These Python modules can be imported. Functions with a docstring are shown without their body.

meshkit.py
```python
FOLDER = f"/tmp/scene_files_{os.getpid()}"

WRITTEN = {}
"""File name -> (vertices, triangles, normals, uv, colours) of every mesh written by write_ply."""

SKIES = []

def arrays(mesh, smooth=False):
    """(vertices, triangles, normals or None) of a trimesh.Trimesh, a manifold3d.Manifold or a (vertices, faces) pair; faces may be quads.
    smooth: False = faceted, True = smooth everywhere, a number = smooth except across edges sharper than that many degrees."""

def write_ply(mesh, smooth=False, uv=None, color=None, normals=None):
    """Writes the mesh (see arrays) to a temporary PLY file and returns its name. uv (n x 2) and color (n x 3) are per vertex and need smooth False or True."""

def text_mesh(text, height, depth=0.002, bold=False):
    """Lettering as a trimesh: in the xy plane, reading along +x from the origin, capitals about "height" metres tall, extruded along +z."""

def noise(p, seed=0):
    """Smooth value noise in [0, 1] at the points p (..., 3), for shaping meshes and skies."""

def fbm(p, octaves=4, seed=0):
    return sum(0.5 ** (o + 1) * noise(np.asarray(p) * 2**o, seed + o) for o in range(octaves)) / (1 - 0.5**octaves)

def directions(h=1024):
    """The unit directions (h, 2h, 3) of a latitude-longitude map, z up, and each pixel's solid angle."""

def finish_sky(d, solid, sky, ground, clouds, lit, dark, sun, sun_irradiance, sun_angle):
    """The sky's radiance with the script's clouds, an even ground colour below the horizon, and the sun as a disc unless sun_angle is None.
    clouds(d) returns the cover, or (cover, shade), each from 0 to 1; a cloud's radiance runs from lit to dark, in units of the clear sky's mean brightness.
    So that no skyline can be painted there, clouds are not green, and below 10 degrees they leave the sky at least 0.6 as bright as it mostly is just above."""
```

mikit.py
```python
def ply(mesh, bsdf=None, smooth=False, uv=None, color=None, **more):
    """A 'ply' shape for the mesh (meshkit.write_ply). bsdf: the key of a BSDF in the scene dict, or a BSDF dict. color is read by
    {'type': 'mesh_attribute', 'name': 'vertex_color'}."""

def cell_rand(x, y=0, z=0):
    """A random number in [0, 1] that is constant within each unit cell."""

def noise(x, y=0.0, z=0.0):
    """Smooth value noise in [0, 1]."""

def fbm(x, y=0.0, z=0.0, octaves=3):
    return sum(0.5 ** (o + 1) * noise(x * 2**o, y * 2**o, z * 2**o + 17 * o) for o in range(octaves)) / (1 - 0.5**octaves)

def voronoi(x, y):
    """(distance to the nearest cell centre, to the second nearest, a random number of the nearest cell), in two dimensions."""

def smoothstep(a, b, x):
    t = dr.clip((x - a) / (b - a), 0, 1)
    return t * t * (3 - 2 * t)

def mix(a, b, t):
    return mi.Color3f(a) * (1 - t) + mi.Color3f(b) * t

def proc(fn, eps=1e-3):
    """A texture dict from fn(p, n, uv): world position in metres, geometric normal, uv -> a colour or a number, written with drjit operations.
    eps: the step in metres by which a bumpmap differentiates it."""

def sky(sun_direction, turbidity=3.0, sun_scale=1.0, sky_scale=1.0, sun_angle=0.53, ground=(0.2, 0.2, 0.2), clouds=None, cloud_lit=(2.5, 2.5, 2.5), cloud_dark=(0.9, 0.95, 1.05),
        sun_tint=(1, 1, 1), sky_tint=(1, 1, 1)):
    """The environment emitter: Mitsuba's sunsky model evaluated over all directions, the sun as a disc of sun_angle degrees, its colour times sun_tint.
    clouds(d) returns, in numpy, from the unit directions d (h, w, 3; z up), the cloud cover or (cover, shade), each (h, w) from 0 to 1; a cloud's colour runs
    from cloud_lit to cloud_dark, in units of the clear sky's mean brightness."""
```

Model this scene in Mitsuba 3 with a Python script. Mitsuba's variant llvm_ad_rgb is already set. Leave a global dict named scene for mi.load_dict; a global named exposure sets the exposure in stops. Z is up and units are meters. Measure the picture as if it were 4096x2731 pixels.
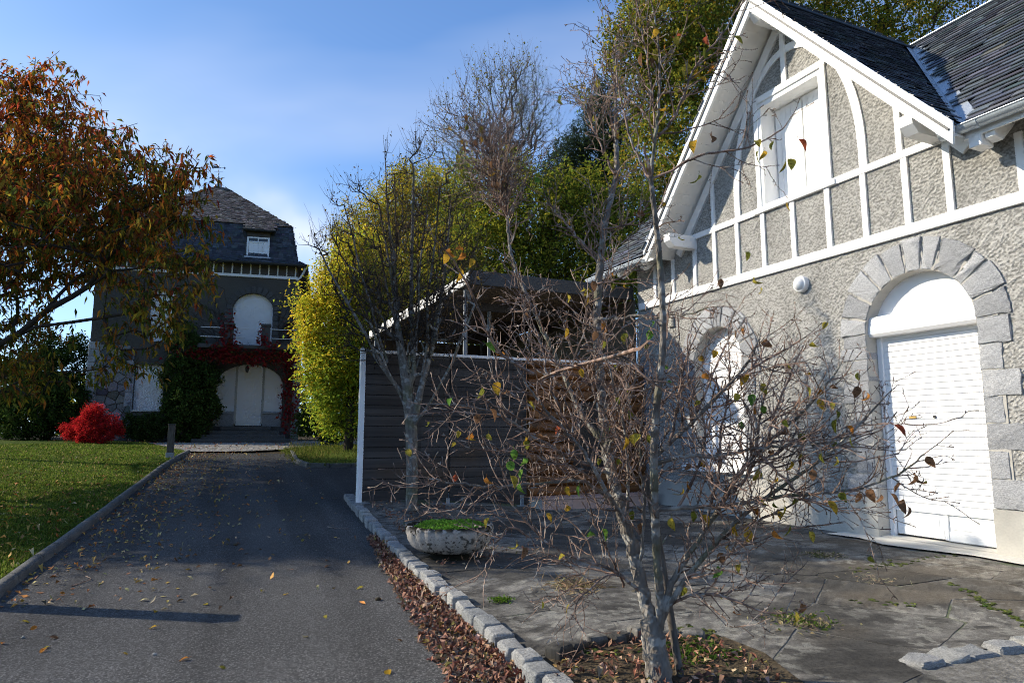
import math
import numpy as np
import trimesh
import mitsuba as mi
import drjit as dr
import mikit
import meshkit
from shapely.geometry import Polygon, Point, box as sbox
from shapely.ops import unary_union

T4 = mi.ScalarTransform4f
scene, labels = {}, {}

# ------------------------------------------------------------------ camera, sky, exposure
CAM_H = 1.5
PITCH = math.atan((1742 - 1365.5) / 2731.0)
FOV = 2 * math.degrees(math.atan(2048 / 2731.0))
fwd = np.array([0, math.cos(PITCH), math.sin(PITCH)])
scene['camera'] = {'type': 'perspective', 'fov': FOV, 'fov_axis': 'x', 'near_clip': 0.05, 'far_clip': 3000.0,
                   'to_world': T4().look_at(origin=[0, 0, CAM_H], target=[0, float(fwd[1]), CAM_H + float(fwd[2])], up=[0, 0, 1])}
SUN_EL, SUN_AZ = math.radians(29.0), math.radians(170.0)
SUN = np.array([math.cos(SUN_AZ) * math.cos(SUN_EL), math.sin(SUN_AZ) * math.cos(SUN_EL), math.sin(SUN_EL)])


def ray(u, v):
    x = (u * 4096 / 2352 - 2048) / 2731; y = (1365.5 - v * 4096 / 2352) / 2731
    return np.array([x, math.cos(PITCH) - math.sin(PITCH) * y, math.sin(PITCH) + math.cos(PITCH) * y])


def at(u, v, Y):
    """the point at distance Y seen at (u, v) of the 2352 wide photograph"""
    d = ray(u, v)
    return d * Y / d[1] + [0, 0, CAM_H]


def clouds(d):
    x, y, z = d[..., 0], d[..., 1], np.maximum(d[..., 2], 0.02)
    q = np.stack([x / (z + .25) * 1.3 + .35 * y, y / (z + .25) * 3.2, 0 * x], -1)
    n = meshkit.fbm(q, 5, 3)
    m = meshkit.fbm(q * 0.45 + 7.3, 3, 5)
    c = np.clip((n - .44) * 2.4, 0, 1) * np.clip((m - .36) * 3, 0, 1)
    b = ray(735, 575); b = b / np.linalg.norm(b); e = d - b
    w = np.exp(-((e[..., 0] + e[..., 2] * .6) / .13) ** 2 - ((e[..., 2] + .35 * e[..., 0]) / .055) ** 2) * np.clip(meshkit.fbm(d * 14, 4, 6) * 1.8 - .2, 0, 1)
    c = np.clip(c + 1.5 * w, 0, 1.6)
    return np.clip(c * 0.45 + 0.10 * np.exp(-z * 5), 0, 1) * (d[..., 2] > 0)


scene['sky'] = mikit.sky(SUN.tolist(), turbidity=3.0, sun_scale=1.0, sky_scale=1.08, clouds=clouds, cloud_lit=(2.3, 2.35, 2.45), cloud_dark=(1.5, 1.6, 1.8),
                         ground=(0.08, 0.08, 0.07), sun_tint=(0.84, 0.96, 1.18), sky_tint=(0.80, 0.99, 1.28))
exposure = 2.5

rng = np.random.default_rng(11)


# ------------------------------------------------------------------ helpers
def num(key):
    if key not in used:
        used.add(key)
        return key
    i = 1
    i = counters.get(key, 1)
    while f'{key}_{i:03d}' in used:
        i += 1
    counters[key] = i + 1
    used.add(f'{key}_{i:03d}')
    return f'{key}_{i:03d}'


used, counters = set(), {}


def thing(name, label=None, cat=None, group=None, kind=None):
    k = num(name)
    labels[k] = {}
    if label: labels[k]['label'] = label
    if cat: labels[k]['category'] = cat
    if group: labels[k]['group'] = group
    if kind: labels[k]['kind'] = kind
    return k


def tag(k, label=None, kind=None):
    labels.setdefault(k, {})
    if label: labels[k]['label'] = label
    if kind: labels[k]['kind'] = kind
    return k


def put(key, mesh, mat, smooth=False, color=None, **kw):
    scene[key] = mikit.ply(mesh, mat, smooth=smooth, color=color, **kw)
    return key


def part(parent, name, mesh, mat, smooth=False, color=None, label=None, kind=None):
    k = num(parent + '__' + name)
    put(k, mesh, mat, smooth, color)
    if label or kind: tag(k, label, kind)
    return k


class MB:
    """collects raw triangles"""
    def __init__(s): s.v, s.f, s.c, s.n = [], [], [], 0

    def add(s, v, f, c=None):
        v = np.asarray(v, float); f = np.asarray(f, int)
        if f.shape[1] == 4: f = np.vstack([f[:, [0, 1, 2]], f[:, [0, 2, 3]]])
        s.v.append(v); s.f.append(f + s.n); s.n += len(v)
        if c is not None: s.c.append(np.broadcast_to(np.asarray(c, float), (len(v), 3)))
        return s

    def mesh(s): return (np.vstack(s.v), np.vstack(s.f))
    def color(s): return np.vstack(s.c) if s.c else None


def sst(a, b, x):
    t = np.clip((np.asarray(x, float) - a) / (b - a), 0, 1)
    return t * t * (3 - 2 * t)


KD = np.array([-.338, .941])      # direction of the kerb of setts
KN = np.array([.941, .338])       # to its right
K0 = np.array([.067, 4.587])


def ground(X, Y):
    X, Y = np.asarray(X, float), np.asarray(Y, float)
    w = X * KD[0] + Y * KD[1]
    c = (X - K0[0]) * KN[0] + (Y - K0[1]) * KN[1]
    P = np.interp(w, [-50, 8, 10.5, 13, 17, 23, 28, 31, 40, 80, 3000], [0, 0, .07, .18, .43, .86, 1.10, 1.22, 1.35, 1.6, 1.6])
    k = 1 - sst(15, 20, w)
    return P * (1 - .85 * k * sst(0, 5, c)) - .07 * k * sst(0, 4, c)


def on_ground(u, v, off=0.0):
    d = ray(u, v); lo, hi = 1.5, 80.0
    f = lambda s: CAM_H + d[2] * s - (ground(d[0] * s, d[1] * s) + off)
    s = np.linspace(lo, hi, 4000); y = f(s)
    i = np.argmax(y < 0)
    return d * s[i] + [0, 0, CAM_H]


def drape(L, R, n, off=0.0, jitter=0.0):
    """sheet between two polylines with the same number of points"""
    L, R = np.asarray(L, float), np.asarray(R, float)
    m = len(L); t = np.linspace(0, 1, n + 1)
    P = L[:, None] * (1 - t)[None, :, None] + R[:, None] * t[None, :, None]
    z = ground(P[..., 0], P[..., 1]) + off
    if jitter: z = z + jitter * (meshkit.fbm(np.stack([P[..., 0] * 1.3, P[..., 1] * 1.3, 0 * z], -1), 3, 2) - .5)
    v = np.concatenate([P, z[..., None]], -1).reshape(-1, 3)
    i, j = np.meshgrid(np.arange(m - 1), np.arange(n), indexing='ij')
    a = (i * (n + 1) + j).ravel(); q = np.stack([a, a + 1, a + n + 2, a + n + 1], 1)
    f = np.vstack([q[:, [0, 1, 2]], q[:, [0, 2, 3]]])
    nz = np.cross(v[f[0, 1]] - v[f[0, 0]], v[f[0, 2]] - v[f[0, 0]])[2]
    if nz < 0: f = f[:, ::-1]
    return v, f


def resample(p, n):
    p = np.asarray(p, float); d = np.r_[0, np.cumsum(np.linalg.norm(np.diff(p, axis=0), axis=1))]
    s = np.linspace(0, d[-1], n)
    return np.stack([np.interp(s, d, p[:, k]) for k in range(p.shape[1])], 1)


def boxv(x0, x1, y0, y1, z0, z1, ch=0.0):
    """box, chamfered when ch > 0 (convex hull of 24 corners)"""
    if ch <= 0:
        m = trimesh.creation.box(bounds=[[x0, y0, z0], [x1, y1, z1]])
        return np.array(m.vertices), np.array(m.faces)
    P = []
    for sx in (0, 1):
        for sy in (0, 1):
            for sz in (0, 1):
                c = np.array([(x0, x1)[sx], (y0, y1)[sy], (z0, z1)[sz]])
                d = np.array([1 - 2 * sx, 1 - 2 * sy, 1 - 2 * sz]) * ch
                for k in range(3):
                    q = c + d; q[k] = c[k]; P.append(q)
    h = trimesh.convex.convex_hull(np.array(P))
    return np.array(h.vertices), np.array(h.faces)


class Frame:
    def __init__(s, o, x, y):
        s.o = np.asarray(o, float); s.R = np.stack([x, y, [0, 0, 1]], 0)

    def __call__(s, v): return np.asarray(v, float) @ s.R + s.o

    def m(s, vf): return s(vf[0]), vf[1]


def beam(p, q, w, d, up=(0, 1, 0), ch=0.004):
    """bar from p to q; w across (perpendicular to up), d along up"""
    p, q = np.asarray(p, float), np.asarray(q, float)
    L = np.linalg.norm(q - p); z = (q - p) / L
    y = np.asarray(up, float); y = y - z * np.dot(y, z); y /= np.linalg.norm(y); x = np.cross(y, z)
    v, f = boxv(-w / 2, w / 2, -d / 2, d / 2, 0, L, ch)
    return v @ np.stack([x, y, z]) + p, f


def extrude(poly, y0, y1):
    """shapely polygon in (x, z) extruded along y from y0 to y1"""
    gs = [q for q in getattr(poly, 'geoms', [poly]) if q.geom_type == 'Polygon' and q.area > 1e-6]
    m = trimesh.util.concatenate([trimesh.creation.extrude_polygon(q, abs(y1 - y0)) for q in gs])
    v = np.array(m.vertices); f = np.array(m.faces)
    v = np.stack([v[:, 0], max(y0, y1) - v[:, 2], v[:, 1]], 1)
    return v, f


def lathe(profile, n=24, center=(0, 0, 0)):
    p = np.asarray(profile, float); m = len(p); a = np.arange(n) * 2 * np.pi / n
    v = np.stack([p[:, None, 0] * np.cos(a), p[:, None, 0] * np.sin(a), np.broadcast_to(p[:, None, 1], (m, n))], -1).reshape(-1, 3) + center
    i, j = np.meshgrid(np.arange(m - 1), np.arange(n), indexing='ij')
    q = np.stack([i * n + j, i * n + (j + 1) % n, (i + 1) * n + (j + 1) % n, (i + 1) * n + j], -1).reshape(-1, 4)
    return v, np.vstack([q[:, [0, 1, 2]], q[:, [0, 2, 3]]])


def tube(points, radii, sides=6, cap=True):
    p = np.asarray(points, float); n = len(p)
    t = np.gradient(p, axis=0); t /= np.linalg.norm(t, axis=1, keepdims=True) + 1e-12
    ref = np.array([0.31, 0.17, 0.93]) if abs(t[:, 2]).mean() < .8 else np.array([.95, .2, .1])
    a = np.cross(t, ref); a /= np.linalg.norm(a, axis=1, keepdims=True) + 1e-12
    b, ang = np.cross(t, a), np.arange(sides) * 2 * np.pi / sides
    r = np.broadcast_to(radii, (n,))
    v = p[:, None] + r[:, None, None] * (np.cos(ang)[None, :, None] * a[:, None] + np.sin(ang)[None, :, None] * b[:, None])
    v = v.reshape(-1, 3)
    i, j = np.meshgrid(np.arange(n - 1), np.arange(sides), indexing='ij')
    q = np.stack([i * sides + j, i * sides + (j + 1) % sides, (i + 1) * sides + (j + 1) % sides, (i + 1) * sides + j], -1).reshape(-1, 4)
    f = np.vstack([q[:, [0, 1, 2]], q[:, [0, 2, 3]]])
    if cap:
        v = np.vstack([v, p[:1], p[-1:]]); k = np.arange(sides); m = n * sides
        f = np.vstack([f, np.stack([(k + 1) % sides, k, k * 0 + m], 1), np.stack([(n - 1) * sides + k, (n - 1) * sides + (k + 1) % sides, k * 0 + m + 1], 1)])
    return v, f


def prisms(A, B, ra, rb, sides=4):
    """many tapered sticks A -> B at once"""
    A, B = np.asarray(A, float), np.asarray(B, float); n = len(A)
    z = B - A; z /= np.linalg.norm(z, axis=1, keepdims=True) + 1e-9
    ref = np.where(np.abs(z[:, 2:]) < .8, [[0, 0, 1.0]], [[1.0, 0, 0]])
    x = np.cross(ref, z); x /= np.linalg.norm(x, axis=1, keepdims=True) + 1e-9; y = np.cross(z, x)
    a = np.arange(sides) * 2 * np.pi / sides
    ring = np.cos(a)[None, :, None] * x[:, None] + np.sin(a)[None, :, None] * y[:, None]
    v = np.concatenate([A[:, None] + ring * np.asarray(ra)[:, None, None], B[:, None] + ring * np.asarray(rb)[:, None, None]], 1)
    k = np.arange(sides); q = np.stack([k, (k + 1) % sides, (k + 1) % sides + sides, k + sides], 1)
    f = np.vstack([q[:, [0, 1, 2]], q[:, [0, 2, 3]]])
    f = (f[None] + (np.arange(n) * 2 * sides)[:, None, None]).reshape(-1, 3)
    return v.reshape(-1, 3), f


def one(pg):
    return max(pg.geoms, key=lambda q: q.area) if hasattr(pg, 'geoms') and len(pg.geoms) else pg


def unit(v): return v / (np.linalg.norm(v, axis=-1, keepdims=True) + 1e-9)


def leaf_mesh(P, D, L, W, col, fold=.25, droop=0.0, r=rng, quad=False):
    """many leaves at once: base P, direction D, length L, width W, one colour each"""
    n = len(P); D = unit(np.asarray(D, float))
    up = unit(r.normal(size=(n, 3)) * .6 + [0, 0, 1.0])
    S = unit(np.cross(D, up)); N = np.cross(S, D)
    L = np.broadcast_to(L, (n,))[:, None]; W = np.broadcast_to(W, (n,))[:, None]
    mid = P + D * L * .45 - N * 0
    a = mid + S * W * .5 + N * W * fold; b = mid - S * W * .5 + N * W * fold
    tip = P + D * L - np.array([0, 0, 1.0]) * L * droop
    if quad:
        v = np.stack([P, a, tip, b], 1).reshape(-1, 3); f = np.array([[0, 1, 2], [0, 2, 3]]); k = 4
    else:
        v = np.stack([P, a, mid, b, tip], 1).reshape(-1, 3); f = np.array([[0, 1, 2], [0, 2, 3], [1, 4, 2], [2, 4, 3]]); k = 5
    f = (f[None] + (np.arange(n) * k)[:, None, None]).reshape(-1, 3)
    return v, f, np.repeat(np.asarray(col, float), k, axis=0)


def pick(pal, w, n, r=rng, var=.25):
    pal = np.asarray(pal, float); w = np.asarray(w, float)
    i = r.choice(len(pal), n, p=w / w.sum())
    return np.clip(pal[i] * (1 + r.normal(size=(n, 1)) * var) * (1 + r.normal(size=(n, 3)) * .06), .004, .9)


# ------------------------------------------------------------------ materials
def mat(name, **k): scene[name] = {'type': 'twosided', 'bsdf': {'type': 'principled', **k}}


def rgb(*c): return {'type': 'rgb', 'value': list(map(float, c))}


VC = {'type': 'mesh_attribute', 'name': 'vertex_color'}
fb, ns, vor, ss, mx = mikit.fbm, mikit.noise, mikit.voronoi, mikit.smoothstep, mikit.mix


def pmat(name, fn, rough=.8, spec=.3, bump=None, scale=1.0, eps=2e-3, metallic=0.0):
    b = {'type': 'principled', 'base_color': mikit.proc(fn), 'roughness': rough, 'specular': spec, 'metallic': metallic}
    if bump: b = {'type': 'bumpmap', 'arbitrary': mikit.proc(bump, eps), 'scale': scale, 'bsdf': b}
    scene[name] = {'type': 'twosided', 'bsdf': b}


def paint_fn(p, n, uv):
    a = fb(p.x * 3, p.y * 3, p.z * 3, 3)
    s = ns(p.x * 14, p.y * 14, p.z * 1.2)
    c = mx((.80, .80, .79), (.60, .59, .555), ss(.5, .9, a) * .4 + ss(.66, .92, s) * .2)
    return mx(c, (.42, .40, .36), ss(.76, .84, fb(p.x * 11, p.y * 11, p.z * 5, 4)) * .3)


pmat('mat_white_paint', paint_fn, .5, .4)
mat('mat_white_pvc', base_color=rgb(.80, .80, .80), roughness=.35, specular=.5)


def soffit_fn(p, n, uv):
    a = fb(p.x * 2, p.y * 2, p.z * 2, 3)
    return mx((.72, .71, .68), (.52, .50, .46), ss(.4, .9, a) * .7)


pmat('mat_soffit', soffit_fn, .7, .2)


def rough_fn(p, n, uv):
    a = fb(p.x * 38, p.y * 38, p.z * 38, 2); b = fb(p.x * .9, p.y * .9, p.z * .7, 3)
    c = mx((.21, .205, .19), (.42, .41, .385), ss(.25, .72, a))
    st = ss(.45, .8, fb(p.x * 2.5, p.y * 2.5, p.z * .35, 3))
    return c * (.82 + .36 * b) * (1 - .22 * st)


pmat('mat_roughcast', rough_fn, .95, .1, lambda p, n, uv: fb(p.x * 38, p.y * 38, p.z * 38, 2), .034, 3e-3)


def render_fn(p, n, uv):
    a = fb(p.x * 1.6, p.y * 1.6, p.z * 1.1, 4); b = fb(p.x * 55, p.y * 55, p.z * 55, 2)
    return mx((.47, .45, .40), (.33, .32, .29), ss(.35, .75, a)) * (.9 + .2 * b)


pmat('mat_cement', render_fn, .9, .15, lambda p, n, uv: fb(p.x * 60, p.y * 60, p.z * 60, 2), .002)


def granite(dark, light, f=90):
    def fn(p, n, uv):
        a = ns(p.x * f, p.y * f, p.z * f); b = fb(p.x * 7, p.y * 7, p.z * 7, 3); c = ns(p.x * 160, p.y * 160, p.z * 160)
        return mx(dark, light, ss(.2, .8, a) * .6 + .4 * b) * (.85 + .3 * c)
    return fn


def gran_b(p, n, uv): return fb(p.x * 24, p.y * 24, p.z * 24, 4)


for i, (a, b) in enumerate((((.18, .185, .193), (.42, .425, .435)), ((.22, .225, .232), (.48, .483, .49)), ((.155, .159, .166), (.36, .365, .375)))):
    pmat(f'mat_bluestone_{i}', granite(a, b), .85, .25, gran_b, .012)
for i, (a, b) in enumerate((((.12, .12, .118), (.31, .31, .30)), ((.15, .15, .14), (.35, .345, .32)), ((.10, .104, .104), (.26, .265, .26)))):
    pmat(f'mat_sett_{i}', granite(a, b, 140), .85, .25, gran_b, .009)
pmat('mat_old_stone', granite((.05, .05, .05), (.125, .12, .115)), .95, .15, gran_b, .01)
mat('mat_mortar', base_color=rgb(.42, .40, .36), roughness=.95, specular=.1)
mat('mat_slate', base_color=VC, roughness=.42, specular=.55)
mat('mat_old_slate', base_color=VC, roughness=.7, specular=.3)


def zinc_fn(p, n, uv): return mx((.40, .45, .50), (.55, .60, .64), fb(p.x * 5, p.y * 5, p.z * 5, 3))


pmat('mat_zinc', zinc_fn, .42, .5, metallic=.55)
mat('mat_dark_zinc', base_color=rgb(.034, .039, .045), roughness=.5, specular=.4)
mat('mat_lead', base_color=rgb(.42, .44, .47), roughness=.5, specular=.4, metallic=.3)
mat('mat_iron', base_color=rgb(.05, .05, .055), roughness=.5, specular=.4)
mat('mat_black', base_color=rgb(.012, .012, .014), roughness=.6)
mat('mat_brass', base_color=rgb(.62, .40, .13), roughness=.35, metallic=.6)
mat('mat_pane', base_color=rgb(.02, .022, .026), roughness=.08, specular=.6)
mat('mat_lamp_bowl', base_color=rgb(.72, .73, .74), roughness=.18, specular=.7)


def asphalt_fn(p, n, uv):
    d, e, w = vor(p.x * 62, p.y * 62)
    b = fb(p.x * .55, p.y * .55, 0, 3); t = fb(p.x * 5, p.y * 5, 0, 4); k = ns(p.x * 75, p.y * 75)
    tr = ss(.35, .65, fb((p.x * .93 + p.y * .37) * 2.2, (p.y * .93 - p.x * .37) * .12, 5, 3))
    g = .040 + .125 * w * w * ss(.6, .15, d) + .03 * t * k + .035 * k * k
    return mi.Color3f(g * 1.02, g * 1.0, g * .97) * (.74 + .4 * b) * (.82 + .3 * tr)


pmat('mat_asphalt', asphalt_fn, .95, .08, lambda p, n, uv: 1 - vor(p.x * 62, p.y * 62)[0], .006)


def schist(ang, k):
    ca, sa = math.cos(ang), math.sin(ang)

    def streak(p):
        u = p.x * ca + p.y * sa; v = -p.x * sa + p.y * ca
        w = fb(p.x * 2.1, p.y * 2.1, 0, 3)
        return fb(u * 3.5 + w * 2, v * 15 + w * 2.5, ang, 5)

    def fn(p, n, uv):
        a = streak(p)
        d = fb(p.x * 1.3 + 5, p.y * 1.3, 0, 5); e = fb(p.x * 4.3, p.y * 4.3, 6, 5); s = ns(p.x * 190, p.y * 190); s2 = ns(p.x * 60, p.y * 60, 5)
        l = ss(.57, .66, fb(p.x * 12, p.y * 12, 3, 5))
        c = mx((.060, .058, .055), (.25, .242, .225), ss(.32, .70, a) * .45 + ss(.32, .70, e) * .45)
        c = mx(c, (.040, .039, .037), ss(.45, .62, d) * .75)
        c = mx(c, (.20, .165, .12), ss(.52, .8, fb(p.x * .9, p.y * .9 + 7, 2, 3)) * .35)
        c = mx(c, (.33, .33, .30), l * .45 * ss(.66, .45, d))
        return c * mi.Color3f(1.0, .975, .93) * (.33 + .34 * s + .30 * s2) * k

    def bump(p, n, uv): return streak(p) + .35 * fb(p.x * 30, p.y * 30, 0, 3)
    return fn, bump


for i, (a, k) in enumerate(((.55, .9), (.15, 1.05), (1.0, 1.2))):
    f, b = schist(a, k)
    pmat(f'mat_flag_{i}', f, .85, .25, b, .012)


def joint_fn(p, n, uv):
    a = fb(p.x * 22, p.y * 22, 0, 3); m = ss(.56, .68, fb(p.x * 1.7, p.y * 1.7, 4, 3)); b = ns(p.x * 120, p.y * 120)
    return mx(mx((.07, .066, .058), (.20, .192, .175), a), (.05, .075, .015), m * .55) * (.7 + .6 * b)


pmat('mat_joint', joint_fn, .95, .1, lambda p, n, uv: fb(p.x * 45, p.y * 45, 0, 3), .007)


def soil_fn(p, n, uv):
    a = fb(p.x * 30, p.y * 30, 0, 3)
    return mx((.025, .02, .014), (.11, .085, .055), a)


pmat('mat_soil', soil_fn, .95, .1, lambda p, n, uv: fb(p.x * 30, p.y * 30, 0, 3), .03)


def lawn_fn(p, n, uv):
    a = fb(p.x * .5, p.y * .5, 0, 4); b = ns(p.x * 60, p.y * 60)
    return mx((.06, .105, .014), (.115, .14, .025), a) * (.6 + .8 * b)


pmat('mat_lawn', lawn_fn, .95, .1, lambda p, n, uv: fb(p.x * 25, p.y * 25, 0, 3), .05)


def cobble_fn(p, n, uv):
    d, e, w = vor(p.x * 6, p.y * 6)
    g = ss(.02, .14, e - d)
    return mx((.09, .085, .07), mx((.17, .16, .145), (.36, .34, .31), w), g)


pmat('mat_cobble', cobble_fn, .9, .2, lambda p, n, uv: ss(.0, .3, vor(p.x * 6, p.y * 6)[1] - vor(p.x * 6, p.y * 6)[0]), .02)


def plank_fn(p, n, uv):
    h = p.x * .91 + p.y * .42
    a = fb(h * 1.3, p.z * 42, 0, 4); b = fb(h * .6, p.z * 1.2, 3, 3); k = mikit.cell_rand(p.z / .2 + 3, dr.floor(h * .5), 1)
    c = mx((.030, .028, .028), (.080, .073, .069), a * .7 + b * .3) * (.7 + .6 * k)
    return mx(c, (.09, .055, .03), ss(.58, .8, b) * .5)


pmat('mat_plank', plank_fn, .75, .3, lambda p, n, uv: fb((p.x * .91 + p.y * .42) * 1.5, p.z * 60, 0, 3), .006)


def log_fn(p, n, uv):
    h = p.x * .91 + p.y * .42
    a = fb(h * 1.5, p.z * 30, 0, 4); k = ns(h * 2.3, p.z * 4)
    kn = ss(.78, .86, ns(h * 5, p.z * 9, 3))
    return mx((.065, .025, .008), (.21, .083, .022), a) * (.55 + .8 * k) * (1 - .6 * kn)


pmat('mat_log', log_fn, .5, .4, lambda p, n, uv: fb((p.x * .91 + p.y * .42) * 1.5, p.z * 50, 0, 3), .004)


def bark_fn(p, n, uv):
    a = fb(p.x * 40, p.y * 40, p.z * 12, 4); l = ss(.54, .64, fb(p.x * 14, p.y * 14, p.z * 14, 3)); g = ss(.56, .7, fb(p.x * 5 + 9, p.y * 5, p.z * 4, 2))
    c = mx((.065, .054, .045), (.27, .24, .205), a)
    c = mx(c, (.42, .42, .39), l * .5)
    return mx(c, (.10, .11, .03), g * .35)


pmat('mat_bark', bark_fn, .9, .15, lambda p, n, uv: fb(p.x * 55, p.y * 55, p.z * 20, 4), .03)


def twig_fn(p, n, uv):
    a = fb(p.x * 20, p.y * 20, p.z * 20, 2); l = ss(.6, .7, fb(p.x * 30, p.y * 30, p.z * 30, 2))
    return mx(mx((.085, .056, .042), (.30, .195, .145), ss(.3, .7, a)), (.36, .35, .32), l * .6)


pmat('mat_twig', twig_fn, .6, .3)
mat('mat_grey_twig', base_color=rgb(.11, .09, .07), roughness=.85, specular=.15)
mat('mat_dark_bark', base_color=rgb(.045, .036, .03), roughness=.9, specular=.15)
scene['mat_leaf'] = {'type': 'principledthin', 'base_color': VC, 'roughness': .45, 'diff_trans': .95, 'eta': 1.33, 'spec_trans': 0.0}
scene['mat_cherry_leaf'] = {'type': 'principledthin', 'base_color': VC, 'roughness': .4, 'diff_trans': .95, 'eta': 1.4, 'spec_trans': 0.0}
scene['mat_gloss_leaf'] = {'type': 'principledthin', 'base_color': VC, 'roughness': .3, 'diff_trans': .5, 'eta': 1.45, 'spec_trans': 0.0}
PEAR = [((.46, .28, .035), 4), ((.36, .30, .05), 4), ((.42, .17, .035), 1.5), ((.20, .11, .06), 3), ((.17, .18, .03), 3), ((.13, .26, .045), 1.2), ((.30, .075, .04), .6)]
for i, (c, w) in enumerate(PEAR):
    def lf(p, n, uv, c=c):
        s = ss(.62, .72, ns(p.x * 130, p.y * 130, p.z * 130)); a = fb(p.x * 25, p.y * 25, p.z * 25, 2)
        return mx(mi.Color3f(c) * (.65 + .7 * a), (.06, .03, .015), s * .6)
    scene[f'mat_pear_leaf_{i}'] = {'type': 'principledthin', 'base_color': mikit.proc(lf), 'roughness': .4, 'diff_trans': .7, 'eta': 1.4, 'spec_trans': 0.0}
mat('mat_litter', base_color=VC, roughness=.75, specular=.25)
mat('mat_grass', base_color=VC, roughness=.7, specular=.2)


def planter_fn(p, n, uv):
    m = fb(p.x * 9, p.y * 9, p.z * 7, 4); s = ns(p.x * 150, p.y * 150, p.z * 150); q = ss(.50, .60, fb(p.x * 34, p.y * 34, p.z * 34, 3))
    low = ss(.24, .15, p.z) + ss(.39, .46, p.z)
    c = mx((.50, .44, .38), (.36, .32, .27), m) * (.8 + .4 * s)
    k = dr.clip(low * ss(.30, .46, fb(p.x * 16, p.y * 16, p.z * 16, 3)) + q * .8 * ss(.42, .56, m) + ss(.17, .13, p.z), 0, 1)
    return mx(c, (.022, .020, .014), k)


pmat('mat_planter', planter_fn, .95, .1, lambda p, n, uv: fb(p.x * 45, p.y * 45, p.z * 45, 3), .008)


def kerb_fn(p, n, uv):
    a = fb(p.x * 6, p.y * 6, p.z * 6, 4); b = ns(p.x * 110, p.y * 110, p.z * 110)
    return mx((.06, .06, .056), (.16, .157, .148), a) * (.75 + .5 * b)


pmat('mat_kerb', kerb_fn, .9, .2, lambda p, n, uv: fb(p.x * 50, p.y * 50, p.z * 50, 2), .004)


def oldwall_fn(p, n, uv):
    a = fb(p.x * 1.3, p.y * 1.3, p.z * 1.0, 4); b = ns(p.x * 40, p.y * 40, p.z * 40)
    return mx((.105, .096, .082), (.066, .061, .056), a) * (.8 + .4 * b)


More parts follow.
